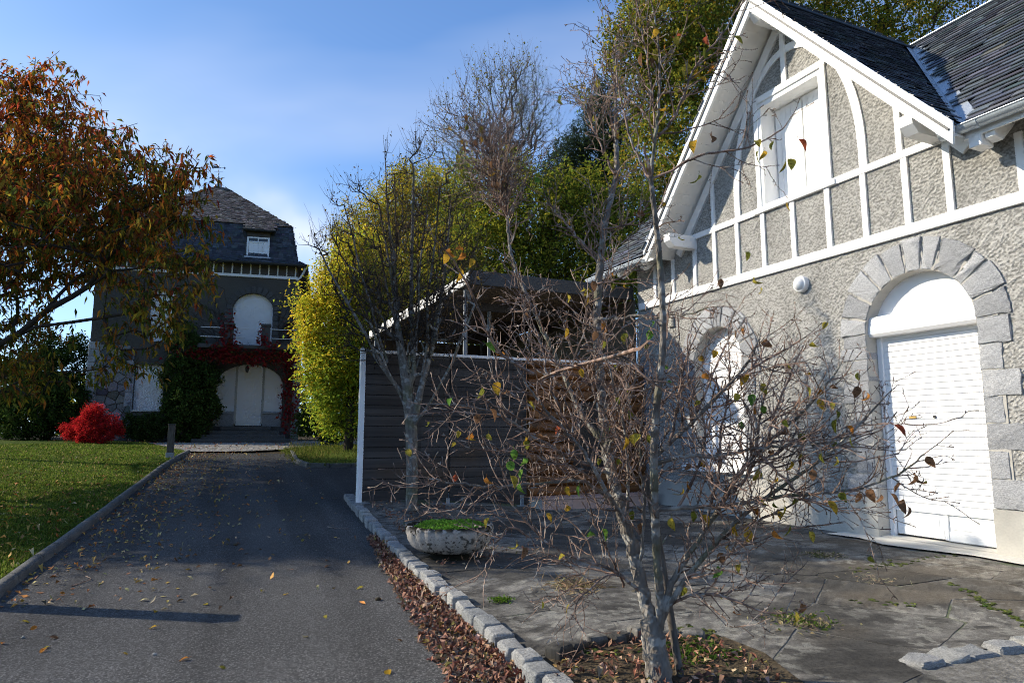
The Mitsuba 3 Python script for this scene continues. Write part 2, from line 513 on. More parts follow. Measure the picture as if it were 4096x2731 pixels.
pmat('mat_old_render', oldwall_fn, .95, .1)
mat('mat_rubble', base_color=VC, roughness=.9, specular=.2)
mat('mat_tile', base_color=rgb(.42, .30, .26), roughness=.35, specular=.4)
mat('mat_corrugated', base_color=rgb(.14, .112, .082), roughness=.6, specular=.3)
mat('mat_galvanised', base_color=rgb(.26, .28, .30), roughness=.5, metallic=.3)


def stake_fn(p, n, uv): return mx((.06, .05, .042), (.17, .15, .13), fb(p.x * 70, p.y * 70, p.z * 6, 3))


pmat('mat_stake', stake_fn, .85, .2)

# ------------------------------------------------------------------ ground, drive, lawn, forecourt
g = MB()
gx = np.r_[-900, -300, -120, -70, np.arange(-44, 30, 1.0), 40, 70, 140, 300, 900]
gy = np.r_[-300, -100, -40, -20, np.arange(-8, 44, 1.0), 50, 70, 120, 300, 1500]
X, Y = np.meshgrid(gx, gy, indexing='ij'); Z = ground(X, Y) - .06
v = np.stack([X, Y, Z], -1).reshape(-1, 3); nb = len(gy)
i, j = np.meshgrid(np.arange(len(gx) - 1), np.arange(nb - 1), indexing='ij')
a = (i * nb + j).ravel(); q = np.stack([a, a + nb, a + nb + 1, a + 1], 1)
put(num('ground'), (v, np.vstack([q[:, [0, 1, 2]], q[:, [0, 2, 3]]])), 'mat_soil', True); labels['ground'] = {'kind': 'structure'}

kerb_px = [(-240, 1545), (-110, 1450), (0, 1372), (100, 1293), (200, 1216), (300, 1137), (380, 1074), (437, 1040)]
KL = np.array([on_ground(u, v, .0)[:2] for u, v in kerb_px])
KL = np.vstack([KL[0] + (KL[0] - KL[1]) * 2.2, KL])
KLs = resample(KL, 90)
dirL = unit(np.gradient(KLs, axis=0)); nrmL = np.stack([-dirL[:, 1], dirL[:, 0]], 1)   # to the left
drive_R = np.stack([np.full(90, 13.0), np.linspace(KLs[0, 1] - 2, KLs[-1, 1] + 3, 90)], 1)
put(num('driveway'), drape(KLs, drive_R, 60, .0), 'mat_asphalt', True); labels['driveway'] = {'kind': 'structure'}
lawn_L = KLs + nrmL * .12
far = np.array([-42.0, 0])
LL = np.stack([np.full(90, -42.0), np.linspace(KLs[0, 1] - 3, 29.0, 90)], 1)
end = lawn_L[-1]
lawn_edge = np.vstack([lawn_L, resample([end, on_ground(330, 1019)[:2], on_ground(200, 1013)[:2], [-26, 28.4]], 30)[1:]])
LL = np.stack([np.full(len(lawn_edge), -42.0), np.linspace(KLs[0, 1] - 3, 29.0, len(lawn_edge))], 1)
put(num('lawn'), drape(LL, lawn_edge, 80, .06, .05), 'mat_lawn', True); labels['lawn'] = {'kind': 'structure'}
fc_near = resample([on_ground(170, 1016)[:2], on_ground(330, 1020)[:2], on_ground(437, 1038)[:2], on_ground(560, 1037)[:2], on_ground(690, 1030)[:2], on_ground(840, 1026)[:2], [8, 27]], 40)
fc_far = resample([[-22, 28.2], [-12, 31.5], [0, 34], [9, 36]], 40)
put(num('forecourt'), drape(fc_far, fc_near, 10, .012), 'mat_cobble', True); labels['forecourt'] = {'kind': 'structure'}

# left kerb: stones of a rounded concrete kerb
kt = thing('concrete_kerb', 'long low rounded concrete kerb between the lawn and the driveway', 'kerb')
prof = [(-.012, -.05), (.0, .06), (.014, .088), (.04, .10), (.075, .10), (.105, .09), (.12, .06), (.125, -.05)]
KK = resample(KL, 400); seg = np.linalg.norm(np.diff(KK, axis=0), axis=1).sum(); nst = int(seg / 1.0)
for s in range(nst):
    pts = KK[int(s * 399 / nst):int((s + 1) * 399 / nst) + 1]
    pts = resample(pts, 6); d = unit(np.gradient(pts, axis=0)); nn = np.stack([-d[:, 1], d[:, 0]], 1)
    pts[0] += d[0] * .004; pts[-1] -= d[-1] * .004
    ring = []
    for k in range(6):
        zz = ground(*pts[k]) + (rng.random() - .5) * .008 * (k in (0, 5))
        ring.append([[*(pts[k] + nn[k] * o), zz + h] for o, h in prof])
    vv = np.array(ring).reshape(-1, 3); m = len(prof)
    fq = [[i * m + j, i * m + j + 1, (i + 1) * m + j + 1, (i + 1) * m + j] for i in range(5) for j in range(m - 1)]
    fc = [[0, j, j + 1] for j in range(1, m - 1)] + [[5 * m, 5 * m + j + 1, 5 * m + j] for j in range(1, m - 1)]
    b_ = MB().add(vv, fq); b_.f.append(np.array(fc))
    part(kt, 'kerb_stone', b_.mesh(), 'mat_kerb', 40)

# grass island on the right of the drive end, with a kerb
isl_px = [(668, 1040), (680, 1062), (705, 1073), (760, 1074), (840, 1073), (900, 1072)]
IL = np.array([on_ground(u, v)[:2] for u, v in isl_px])
IR = np.array([on_ground(u, v)[:2] for u, v in [(672, 1038), (690, 1034), (720, 1030), (770, 1027), (850, 1025), (930, 1024)]])
put(num('grass_verge'), drape(resample(IL, 20), resample(IR, 20), 8, .07, .04), 'mat_lawn', True); labels['grass_verge'] = {'kind': 'structure'}
vk = thing('verge_kerb', 'short low kerb bending round the grass verge beyond the wooden screen', 'kerb')
ILs = resample(IL, 13)
for s in range(12):
    a, b = ILs[s], ILs[s + 1]
    za, zb = ground(*a) + .05, ground(*b) + .05
    part(vk, 'kerb_stone', beam([*(a + (b - a) * .01), za], [*(b - (b - a) * .01), zb], .12, .14, (0, 0, 1), .015), 'mat_kerb')

# ------------------------------------------------------------------ granite setts along the drive
sk = thing('granite_sett_kerb', 'row of rough grey granite setts edging the flagstone terrace', 'kerb')


def rough_block(c, ex, ey, hx, hy, z0, z1, r, amp=.012, sub=1, bev=.02):
    v, f = boxv(-hx, hx, -hy, hy, z0, z1, bev)
    m = trimesh.Trimesh(v, f, process=True)
    for _ in range(sub): m = m.subdivide()
    v = np.array(m.vertices)
    cen = np.array([0, 0, (z0 + z1) / 2])
    nrm = unit(v - cen)
    nz = meshkit.fbm(v * 9 + r.random(3) * 50, 3, 1) - .5
    v = v + nrm * (nz * 2 * amp)[:, None]
    skew = 1 + (r.random(4) - .5) * .14
    v[:, 0] *= np.where(v[:, 1] > 0, skew[0], skew[1]); v[:, 1] *= np.where(v[:, 0] > 0, skew[2], skew[3])
    R = np.stack([np.r_[ex, 0], np.r_[ey, 0], [0, 0, 1.0]])
    return v @ R + c, np.array(m.faces)


s = -2.1
while s < 8.45:
    L = rng.uniform(.245, .295); sc = 1.0 if s < 6 else .95
    c = K0 + KD * (s + L / 2) + KN * (.022 + rng.normal() * .008)
    z = float(ground(*c)); tl = rng.normal() * .05
    ex = KN * math.cos(tl) + KD * math.sin(tl); ey = KD * math.cos(tl) - KN * math.sin(tl)
    part(sk, 'sett', rough_block([*c, z], ex, ey, (.080 + rng.normal() * .006), L / 2 - .010, -.10, .130 + rng.normal() * .010, rng), f'mat_sett_{rng.integers(3)}', 40)
    s += L + .006
for s in range(5):   # low mossy stones at the far end of the kerb
    c = K0 + KD * (8.6 + s * .3) + KN * .03
    part(sk, 'edge_stone', rough_block([*c, float(ground(*c))], KN, KD, .10, .14, -.1, .10, rng, .02), 'mat_sett_2', 40)
if True:
    c0 = K0 - KN * .02
    A = np.array([K0 - KN * .04 + KD * k for k in np.linspace(-2.2, 10.2, 40)]); B = A + KN * .17
    part(sk, 'mortar_bed', drape(A, B, 1, .03), 'mat_joint', kind='stuff')

# ------------------------------------------------------------------ terrace of irregular flagstones
P0 = np.array([5.50613553, 10.19329318, 0.0])
AZ = math.radians(24.7)
FD = np.array([math.sin(AZ), -math.cos(AZ), 0]); FN = np.array([-math.cos(AZ), -math.sin(AZ), 0])
H1 = Frame(P0, FD, -FN)      # local x along the facade towards the camera, y into the building
F2 = lambda t, n: (P0 + FD * t + FN * n)[:2]
kin = K0 + KN * .12
fence_t = -5.9
terr = Polygon([kin + KD * -2.2, kin + KD * 9.3, F2(fence_t + .15, 6.0), F2(fence_t + .05, 0.05), F2(-6, -.1), F2(9.5, -.1), F2(9.5, 3.5), (2.6, 2.2)])
bedpx = [(1240, 1700), (1285, 1550), (1330, 1520), (1480, 1492), (1560, 1488), (1640, 1496), (1720, 1530), (1800, 1600), (1830, 1720)]
bed = Polygon([on_ground(u, v)[:2] for u, v in bedpx]).buffer(0)
row_px = [(2090, 1556), (2180, 1535), (2270, 1521), (2380, 1510), (2480, 1500)]
rowp = np.array([on_ground(u, v)[:2] for u, v in row_px])
low = Polygon(list(rowp) + [rowp[-1] + [.6, -1.5], rowp[0] + [.3, -1.6]]).buffer(.02)
terr = terr.difference(bed).difference(low)
base_pts = []
minx, miny, maxx, maxy = terr.bounds
tv, tf = trimesh.creation.triangulate_polygon(terr.segmentize(.5), engine='earcut') if False else (None, None)
A = np.array([kin + KD * k for k in np.linspace(-2.2, 9.4, 60)])
Bp = resample([(4.5, 1.4), F2(9.5, 3.0), F2(9.5, -.1), F2(-6.0, -.1)], 200)
wA = np.array([F2(t, -.1) for t in np.linspace(9.5, -6.05, 60)])
put(num('terrace'), drape(A, wA, 60, .072), 'mat_joint', True); labels['terrace'] = {'kind': 'structure', 'label': 'terrace of irregular dark schist flagstones before the gabled house'}
from scipy.spatial import Voronoi
r2 = np.random.default_rng(5)
ca, sa = math.cos(math.radians(10)), math.sin(math.radians(10))
pts = []
for ix in range(-9, 16):
    for iy in range(-2, 22):
        p_ = np.array([ix * 1.25 + (iy % 2) * .6 + r2.uniform(-.42, .42), iy * .86 + r2.uniform(-.32, .32)])
        pts.append([p_[0] * ca - p_[1] * sa, p_[0] * sa + p_[1] * ca])
pts = np.array(pts)
vo = Voronoi(pts)
nflag = 0
step_poly = Polygon([F2(-.6, -.1), F2(2.2, -.1), F2(2.2, .62), F2(-.45, .45)])
for ri in vo.point_region:
    reg = vo.regions[ri]
    if -1 in reg or len(reg) < 3: continue
    pg = Polygon(vo.vertices[reg]).intersection(terr).difference(step_poly)
    if pg.is_empty or pg.geom_type != 'Polygon' or pg.area < .06: continue
    pg = pg.buffer(-.005 - .007 * r2.random()).simplify(.01)
    if pg.is_empty or pg.geom_type != 'Polygon' or pg.area < .04: continue
    pg = pg.buffer(-.03).buffer(.03, quad_segs=2)
    if pg.is_empty or pg.geom_type != 'Polygon': continue
    ring = np.array(pg.segmentize(.16).exterior.coords)[:-1]
    nz = meshkit.fbm(np.c_[ring * 3.1, ring[:, :1] * 0], 3, 4) - .5
    cen = ring.mean(0); ring = ring + unit(ring - cen) * (nz * .03)[:, None]
    pg = Polygon(ring).buffer(0)
    if pg.geom_type != 'Polygon': continue
    d0 = np.hypot(*cen)
    hgt = .0755 + abs(r2.normal()) * .003; tilt = r2.normal(size=2) * .002
    outer = np.array(pg.exterior.coords)[:-1]
    m = trimesh.creation.extrude_polygon(pg, .05)
    v = np.array(m.vertices); f = np.array(m.faces)
    zt = ground(v[:, 0], v[:, 1]) + hgt + (v[:, :2] - cen) @ tilt
    v[:, 2] = np.where(v[:, 2] > .025, zt, zt - .06)
    part('terrace', 'flagstone', (v, f), f'mat_flag_{r2.integers(3)}')
    nflag += 1
# threshold and pavement strip of cement before the door
st = MB()
for t0, t1, n1 in ((-.75, 9.4, .50),):
    A = np.array([F2(t, -.3) for t in np.linspace(t0, t1, 20)]); B = np.array([F2(t, n1 + .10 * math.sin(t * 3) + .05 * math.sin(t * 7)) for t in np.linspace(t0, t1, 20)])
    st.add(*drape(A, B, 3, .100))
part('terrace', 'threshold', st.mesh(), 'mat_cement', True, label='pale cement strip in front of the tall door')
# tree bed: soil, edging stones
bx, by = one(bed).exterior.coords.xy
bm = trimesh.creation.extrude_polygon(one(bed.buffer(.12)), .02); bv = np.array(bm.vertices); bv[:, 2] = ground(bv[:, 0], bv[:, 1]) + .072 + np.where(bv[:, 2] > .01, .008, 0)
put(num('tree_bed'), (bv, np.array(bm.faces)), 'mat_soil'); labels['tree_bed'] = {'kind': 'structure'}
es = thing('bed_edging', 'row of flat rough stones edging the leaf filled bed of the pear tree', 'edging stones')
ep = resample([on_ground(u, v)[:2] for u, v in ((1268, 1545), (1330, 1512), (1400, 1500), (1480, 1486), (1560, 1484), (1625, 1489))], 8)
for k in range(7):
    c = (ep[k] + ep[k + 1]) / 2; d = unit(ep[k + 1] - ep[k]); L = np.linalg.norm(ep[k + 1] - ep[k])
    part(es, 'edge_stone', rough_block([*c, float(ground(*c))], d, np.array([-d[1], d[0]]), L / 2 - .012, .06 + .02 * rng.random(), -.05, .135 + rng.normal() * .012, rng, .025), f'mat_flag_{rng.integers(3)}', 40)
rs = thing('path_edging', 'row of pale flat stones at the near right edge of the terrace', 'edging stones')
rp = resample(rowp, 7)
for k in range(6):
    c = (rp[k] + rp[k + 1]) / 2; d = unit(rp[k + 1] - rp[k]); L = np.linalg.norm(rp[k + 1] - rp[k])
    part(rs, 'edge_stone', rough_block([*c, float(ground(*c))], d, np.array([-d[1], d[0]]), L / 2 - .012, .085 + .03 * rng.random(), -.05, .105 + rng.normal() * .015, rng, .045), f'mat_sett_{k % 3}', 40)


# ------------------------------------------------------------------ slates
def slate_roof(fr, O, U, V, poly, ex, w, r, cols, cw, thick=.012, lift=.010):
    """slates over polygon (u, v) of the plane O + u U + v V, V up the slope"""
    U, V = unit(np.asarray(U, float)), unit(np.asarray(V, float)); N = unit(np.cross(U, V))
    mb = MB(); u0, v0, u1, v1 = poly.bounds
    nr = int((v1 - v0) / ex) + 1; quads = []; cc = []
    from shapely import contains_xy
    for k in range(nr):
        y = v0 + k * ex
        x = u0 - r.random() * w
        while x < u1:
            ww = w * r.uniform(.65, 1.35)
            quads.append((x + .004, x + ww - .004, y + r.normal() * .007, r.normal() * .006, r.normal() * .004)); x += ww
    Q = np.array(quads)
    ok = contains_xy(poly, (Q[:, 0] + Q[:, 1]) / 2, Q[:, 2] + ex * .4)
    Q = Q[ok]; n = len(Q)
    xa, xb, y, j, h = Q.T; le = ex * 1.7
    def pt(x, yy, hh): return O + x[:, None] * U + yy[:, None] * V + hh[:, None] * N
    lo = lift + thick + h * .5
    ys = y + j * 1.8
    b0 = pt(xa, ys, lo + thick); b1 = pt(xb, ys + h, lo + thick + h); t1 = pt(xb, y + le, lo * 0 + .004); t0 = pt(xa, y + le, lo * 0 + .004)
    c0 = pt(xa, ys + .002, lo); c1 = pt(xb, ys + h + .002, lo + h)
    vv = np.stack([b0, b1, t1, t0, c0, c1], 1).reshape(-1, 3)
    f = np.array([[0, 1, 2], [0, 2, 3], [4, 5, 1], [4, 1, 0], [4, 0, 3], [5, 2, 1]])
    f = (f[None] + (np.arange(n) * 6)[:, None, None]).reshape(-1, 3)
    col = np.repeat(pick(cols, cw, n, r, .13), 6, axis=0)
    return (fr(vv), f), col


SL = [(.080, .090, .105), (.10, .112, .128), (.062, .070, .082), (.125, .125, .118)]
SLW = [4, 3, 2, .4]

# ------------------------------------------------------------------ the gabled house
gh = thing('gabled_house', 'grey roughcast house with white timber framed gable and arched stone doorway', 'house')
r3 = np.random.default_rng(21)
TA, ZA, SG = -1.47, 9.30, 1.17
zg = lambda t: ZA - SG * abs(t - TA)
DOOR = (-.17, 1.47, 3.03)       # left, right, spring line
WIN = (-4.15, -2.81, 2.96)


def arch_poly(a, b, spring, z0, grow=0.0, n=20):
    c, R = (a + b) / 2, (b - a) / 2 + grow
    th = np.linspace(0, math.pi, n)
    return Polygon([(a - grow, z0), (b + grow, z0)] + [(c + R * math.cos(q), spring + R * math.sin(q)) for q in th])


face = Polygon([(-6.1, .1), (9.2, .1), (9.2, 5.5), (1.75, 5.55), (TA, 9.1), (-4.69, 5.55), (-6.1, 5.5)])
open_ = unary_union([arch_poly(*DOOR, -.2, .0), arch_poly(*WIN, .95, .0), sbox(-2.06, 5.64, -.72, 7.62)])
ring = unary_union([arch_poly(*DOOR, -.2, .06), arch_poly(*WIN, .9, .06), sbox(-2.06, 5.64, -.72, 7.62)])
wall = face.difference(ring)
from shapely import contains_xy
st_ = .0215
gx = np.arange(-6.1, 9.2, st_); gz = np.arange(.5, 9.2, st_)
# beyond the picture a coarser wall is enough
GX, GZ = np.meshgrid(gx, gz, indexing='ij')
ok = contains_xy(wall, GX + st_ / 2, GZ + st_ / 2) & (GX < 3.6)
pn = np.stack([GX * 29, GZ * 29, GX * 0], -1)
dsp = .6 * meshkit.noise(pn, 7) + .4 * meshkit.fbm(pn * .45, 2, 8)
hy = -(np.clip(dsp - .22, 0, .6)) * .020
idx = np.arange(GX.size).reshape(GX.shape)
ok[-1, :] = False; ok[:, -1] = False
i, j = np.nonzero(ok)
q = np.stack([idx[i, j], idx[i + 1, j], idx[i + 1, j + 1], idx[i, j + 1]], 1)
uq, inv = np.unique(q, return_inverse=True); q = inv.reshape(-1, 4)
vv = np.stack([GX.ravel()[uq], hy.ravel()[uq], GZ.ravel()[uq]], 1)
part(gh, 'wall', H1.m((vv, np.vstack([q[:, [0, 1, 2]], q[:, [0, 2, 3]]]))), 'mat_roughcast', True, label='pebbly grey roughcast front wall')
inner_wall = face.difference(open_)
bw = MB(); bw.add(*extrude(inner_wall, .012, .42))
bw.add(*boxv(-6.1, -5.75, .42, 7.4, 0, 5.5)); bw.add(*boxv(8.9, 9.2, .42, 7.4, 0, 5.5)); bw.add(*boxv(-5.75, 8.9, 7.0, 7.4, 0, 5.5))
part(gh, 'wall_core', H1.m(bw.mesh()), 'mat_cement')
plinth = sbox(-6.12, -.4, 9.2, .585).difference(sbox(DOOR[0], -.5, DOOR[1], .7))
part(gh, 'plinth', H1.m(extrude(plinth, -.045, .4)), 'mat_cement', label='smooth pale cement plinth')


def stone_poly(pts, y0, y1, r, amp=.012):
    pg = one(Polygon(pts).buffer(-.012).buffer(.006))
    if pg.geom_type != 'Polygon': return None
    c = np.array(pg.exterior.segmentize(.09).coords)[:-1]
    c = c + r.normal(size=c.shape) * amp * .45
    pg = one(Polygon(c).buffer(0))
    m = trimesh.creation.extrude_polygon(pg, abs(y1 - y0)); v = np.array(m.vertices); f = np.array(m.faces)
    top = v[:, 2] > 1e-6
    mm = trimesh.Trimesh(v, f)
    if r is not None:
        mm = mm.subdivide(); v = np.array(mm.vertices); f = np.array(mm.faces); top = v[:, 2] > abs(y1 - y0) - 1e-6
    cen = v[:, :2].mean(0); dist = np.linalg.norm(v[:, :2] - cen, axis=1)
    b_ = pg.exterior
    from shapely import points, distance
    de = distance(points(v[:, :2]), b_)
    v[:, 2] += np.where(top, np.minimum(de, .05) * .35 + (meshkit.fbm(np.c_[v[:, :2] * 16, v[:, :1] * 0 + r.random() * 40], 3, 1) - .5) * .045, 0)
    return np.stack([v[:, 0], max(y0, y1) - v[:, 2], v[:, 1]], 1), f


def surround(op, rows_l, rows_r, nv, widthfn, name, wv, zbot):
    a, b, spring = op; c, R = (a + b) / 2, (b - a) / 2
    # voussoirs
    cuts = np.linspace(0, math.pi, nv + 1) + np.r_[0, r3.normal(size=nv - 1) * .035, 0]
    for k in range(nv):
        q0, q1 = cuts[k] + .012, cuts[k + 1] - .012
        Ro = R + wv + r3.uniform(-.035, .035)
        th = np.linspace(q0, q1, 4)
        pts = [(c + R * math.cos(q), spring + R * math.sin(q)) for q in th] + [(c + Ro * math.cos(q), spring + Ro * math.sin(q)) for q in th[::-1]]
        s_ = stone_poly(pts, -.026 - .010 * r3.random(), .27, r3)
        part(gh, 'voussoir', H1.m(s_), f'mat_bluestone_{r3.integers(3)}', 35)
    for side, rows in ((0, rows_l), (1, rows_r)):
        for (z1, z0, w) in rows:
            x0, x1 = (a - w, a) if side == 0 else (b, b + w)
            s_ = stone_poly([(x0, z0), (x1, z0), (x1, z1), (x0, z1)], -.022 - .012 * r3.random(), .27, r3)
            part(gh, 'quoin', H1.m(s_), f'mat_bluestone_{r3.integers(3)}', 35)
    # mortar behind
    mp = arch_poly(a, b, spring, zbot, .27).difference(arch_poly(a, b, spring, zbot - .2, .0))
    part(gh, 'joint', H1.m(extrude(mp, -.018, .30)), 'mat_mortar')


surround(DOOR, [(3.03, 2.84, .40), (2.84, 2.65, .46), (2.65, 2.32, .29), (2.32, 1.99, .46), (1.99, 1.68, .29), (1.68, 1.36, .40), (1.36, .93, .30), (.93, .59, .50)],
         [(3.03, 2.68, .41), (2.68, 2.34, .28), (2.34, 2.0, .47), (2.0, 1.66, .24), (1.66, 1.31, .45), (1.31, .96, .24), (.96, .59, .50)], 11, None, 'door', .46, .6)
surround(WIN, [(2.96, 2.62, .40), (2.62, 2.28, .28), (2.28, 1.9, .45), (1.9, 1.6, .28), (1.6, 1.25, .44), (1.25, .95, .30)],
         [(2.96, 2.60, .44), (2.60, 2.25, .30), (2.25, 1.92, .45), (1.92, 1.58, .28), (1.58, 1.26, .42), (1.26, .95, .30)], 9, None, 'window', .40, .95)
for (z1, z0, w) in [(3.9, 3.5, .5), (3.5, 3.2, .32), (3.2, 2.8, .5), (2.8, 2.45, .34), (2.45, 2.1, .5), (2.1, 1.75, .33), (1.75, 1.4, .5), (1.4, 1.0, .33), (1.0, .6, .5)]:
    part(gh, 'quoin', H1.m(stone_poly([(-6.12, z0), (-6.12 + w, z0), (-6.12 + w, z1), (-6.12, z1)], -.05, .25, r3)), 'mat_bluestone_2', 35)


def shutter(parent, a, b, z0, z1, y, pitch, fr, tp, wave=.006):
    """slats of a roller shutter as single parts"""
    k = 0; z = z0
    while z < z1 - .01:
        h = min(pitch, z1 - z)
        prof = [(.004, z + .0035), (-.004, z + .0055), (-.0046, z + h * .2), (-.005, z + h * .5), (-.0046, z + h * .8), (-.004, z + h - .0055), (.004, z + h - .0035)]
        n = len(prof)
        v = np.array([[x, y + q[0], q[1]] for x in (a, b) for q in prof] + [[x, y + .008, q[1]] for x in (a, b) for q in (prof[0], prof[-1])])
        f = [[i, n + i, n + i + 1, i + 1] for i in range(n - 1)]
        part(parent, 'slat', fr.m((v, np.array(f))), 'mat_white_pvc', 50)
        z += h


# door: recess, box, guides, slats, old wooden leaves, fanlight
dk = part(gh, 'door_shutter', H1.m(boxv(-.09, 1.39, .245, .262, .42, 3.02)), 'mat_white_pvc', label='tall white roller shutter closed almost to the ground')
shutter(dk, -.085, 1.385, .46, 3.0, .232, .085, H1, None)
for x0, x1 in ((-.165, -.085), (1.385, 1.465)):
    part(dk, 'guide_rail', H1.m(boxv(x0, x1, .195, .255, .0, 3.0, .004)), 'mat_white_pvc')
part(dk, 'bottom_bar', H1.m(boxv(-.085, 1.385, .222, .25, .42, .462, .004)), 'mat_white_pvc')
bp = [(.06, 2.99), (.03, 3.03), (.025, 3.26), (.06, 3.29), (.25, 3.29), (.25, 2.99)]
m_ = trimesh.creation.extrude_polygon(Polygon(bp), 1.64); v = np.array(m_.vertices)
part(dk, 'shutter_box', H1.m((np.stack([v[:, 2] - .17, v[:, 0], v[:, 1]], 1), np.array(m_.faces))), 'mat_white_pvc')
part(dk, 'lock', H1.m((lambda vf: (np.stack([vf[0][:, 0] + .64, .222 - vf[0][:, 2], vf[0][:, 1] + 1.765], 1), vf[1]))(lathe([(0, .008), (.022, .008), (.022, -.002)], 14))), 'mat_black')
for x, m in ((.31, 'mat_brass'), (.98, 'mat_white_paint')):
    part(dk, 'handle', H1.m(boxv(x - .055, x + .055, .216, .232, 1.745, 1.785, .004)), m)
fan = arch_poly(DOOR[0], DOOR[1], DOOR[2], 2.98, .0)
part(gh, 'fanlight_panel', H1.m(extrude(fan, .20, .23)), 'mat_white_pvc', label='plain white half round panel over the shutter box')
dl = part(gh, 'door_leaf', H1.m(boxv(-.085, .655, .262, .30, .075, .47)), 'mat_white_paint', label='foot of the left old white wooden door leaf')
part(dl, 'rail', H1.m(boxv(-.07, .62, .25, .264, .08, .20, .005)), 'mat_white_paint'); part(dl, 'panel', H1.m(boxv(.02, .56, .254, .266, .23, .47, .006)), 'mat_white_paint')
dl = part(gh, 'door_leaf', H1.m(boxv(.662, 1.39, .262, .30, .06, .47)), 'mat_white_paint', label='foot of the right old white wooden door leaf')
part(dl, 'rail', H1.m(boxv(.69, 1.38, .25, .264, .065, .19, .005)), 'mat_white_paint'); part(dl, 'panel', H1.m(boxv(.74, 1.33, .254, .266, .22, .47, .006)), 'mat_white_paint')
part(dl, 'stile', H1.m(boxv(.632, .692, .240, .262, .07, .47, .006)), 'mat_white_paint')
part(gh, 'door_sill', H1.m(boxv(-.17, 1.47, .0, .5, -.3, .045)), 'mat_cement')
part(gh, 'dark_hall', H1.m(boxv(-.4, 1.7, .42, .46, -.1, 3.9)), 'mat_black')
# window with closed roller shutter
wk = part(gh, 'window_shutter', H1.m(boxv(-4.06, -2.90, .235, .25, .95, 3.0)), 'mat_white_pvc', label='white roller shutter closed in the arched window')
shutter(wk, -4.055, -2.905, .98, 3.55, .222, .075, H1, None)
for x0, x1 in ((-4.14, -4.055), (-2.905, -2.82)):
    part(wk, 'guide_rail', H1.m(boxv(x0, x1, .18, .245, .95, 2.98, .004)), 'mat_white_pvc')
part(wk, 'fanlight_panel', H1.m(extrude(arch_poly(WIN[0], WIN[1], WIN[2], 2.9, .0), .238, .258)), 'mat_white_pvc')
part(gh, 'window_sill', H1.m(boxv(-4.56, -2.52, -.12, .25, .80, .95, .012)), 'mat_white_paint', label='thick white painted sill under the arched window')
# gable shutters
for k, (a, b) in enumerate(((-2.02, -1.40), (-1.38, -.76))):
    sh = num(gh + '__gable_shutter'); put(sh, H1.m(boxv(a, b, .345, .355, 5.68, 7.55)), 'mat_white_paint'); tag(sh, ('left', 'right')[k] + ' white plank shutter high in the gable')
    for x in np.linspace(a, b, 6)[:-1]:
        part(sh, 'plank', H1.m(boxv(x + .003, x + (b - a) / 5 - .003, .318, .345, 5.69, 7.54, .004)), 'mat_white_paint')
    for z in (5.95, 7.2):
        part(sh, 'hinge', H1.m(boxv(a + .02 if k == 0 else b - .08, a + .08 if k == 0 else b - .02, .308, .318, z, z + .16)), 'mat_white_paint')
rev = MB(); rev.add(*boxv(-2.12, -2.04, -.02, .40, 5.62, 7.66)); rev.add(*boxv(-.74, -.66, -.02, .40, 5.62, 7.66)); rev.add(*boxv(-2.04, -.74, -.019, .40, 7.56, 7.66)); rev.add(*boxv(-2.04, -.74, -.021, .40, 5.60, 5.69))
part(gh, 'window_reveal', H1.m(rev.mesh()), 'mat_white_paint')


# timbers
def timber(p, q, w, y0=-.03, y1=.02, lab=None):
    p3, q3 = np.array([p[0], (y0 + y1) / 2, p[1]]), np.array([q[0], (y0 + y1) / 2, q[1]])
    part(gh, 'timber', H1.m(beam(p3, q3, w, y1 - y0, (0, 1, 0), .004)), 'mat_white_paint')


timber((-6.0, 4.455), (9.2, 4.455), .155, -.055, .03)
timber((-4.09, 5.60), (-2.10, 5.60), .115, -.047, .03); timber((-.68, 5.60), (1.30, 5.60), .115, -.047, .03)
part(gh, 'gable_sill', H1.m(boxv(-2.28, -.50, -.075, .02, 5.545, 5.64, .006)), 'mat_white_paint')
for t in (-4.03, -3.42, -2.78, -2.12, -1.43, -.70, -.03, .66, 1.28, 2.19, 3.1, 4.0):
    timber((t, 4.53), (t, 5.54 if t < 1.4 else 5.30), .10, -.040)
for t in (-5.4, -4.75): timber((t, 4.53), (t, 5.3), .09, -.040)
for t in (-3.42, .61): timber((t, 5.66), (t, zg(t) - .42), .095, -.040)
for t in (-2.16, -.63): timber((t, 5.64), (t, 7.78), .10, -.043)
timber((-2.22, 7.71), (-.57, 7.71), .12, -.050)
timber((-1.44, 7.77), (-1.44, 8.95), .11, -.045)
# curved brace: half ellipse
th = np.linspace(0, math.pi, 41); ao, ai, bo, bi = 1.44, 1.30, 2.44, 2.30
zc = 6.0
for k0, k1 in ((0, 20), (20, 40)):
    q = th[k0:k1 + 1]
    pg = Polygon([(-1.37 + ao * math.cos(x), zc + bo * math.sin(x)) for x in q] + [(-1.37 + ai * math.cos(x), zc + bi * math.sin(x)) for x in q[::-1]])
    part(gh, 'curved_brace', H1.m(extrude(pg, -.036, .02)), 'mat_white_paint')
for x in (-2.74, .0): timber((x, 5.66), (x, zc), .14, -.036)
# rafters against the wall (second inner line under the soffit)
for sgn in (-1, 1):
    p = (TA, ZA - .40); q = (TA + sgn * 3.05, ZA - .40 - SG * 3.05)
    timber(p, q, .18, -.06, .02)
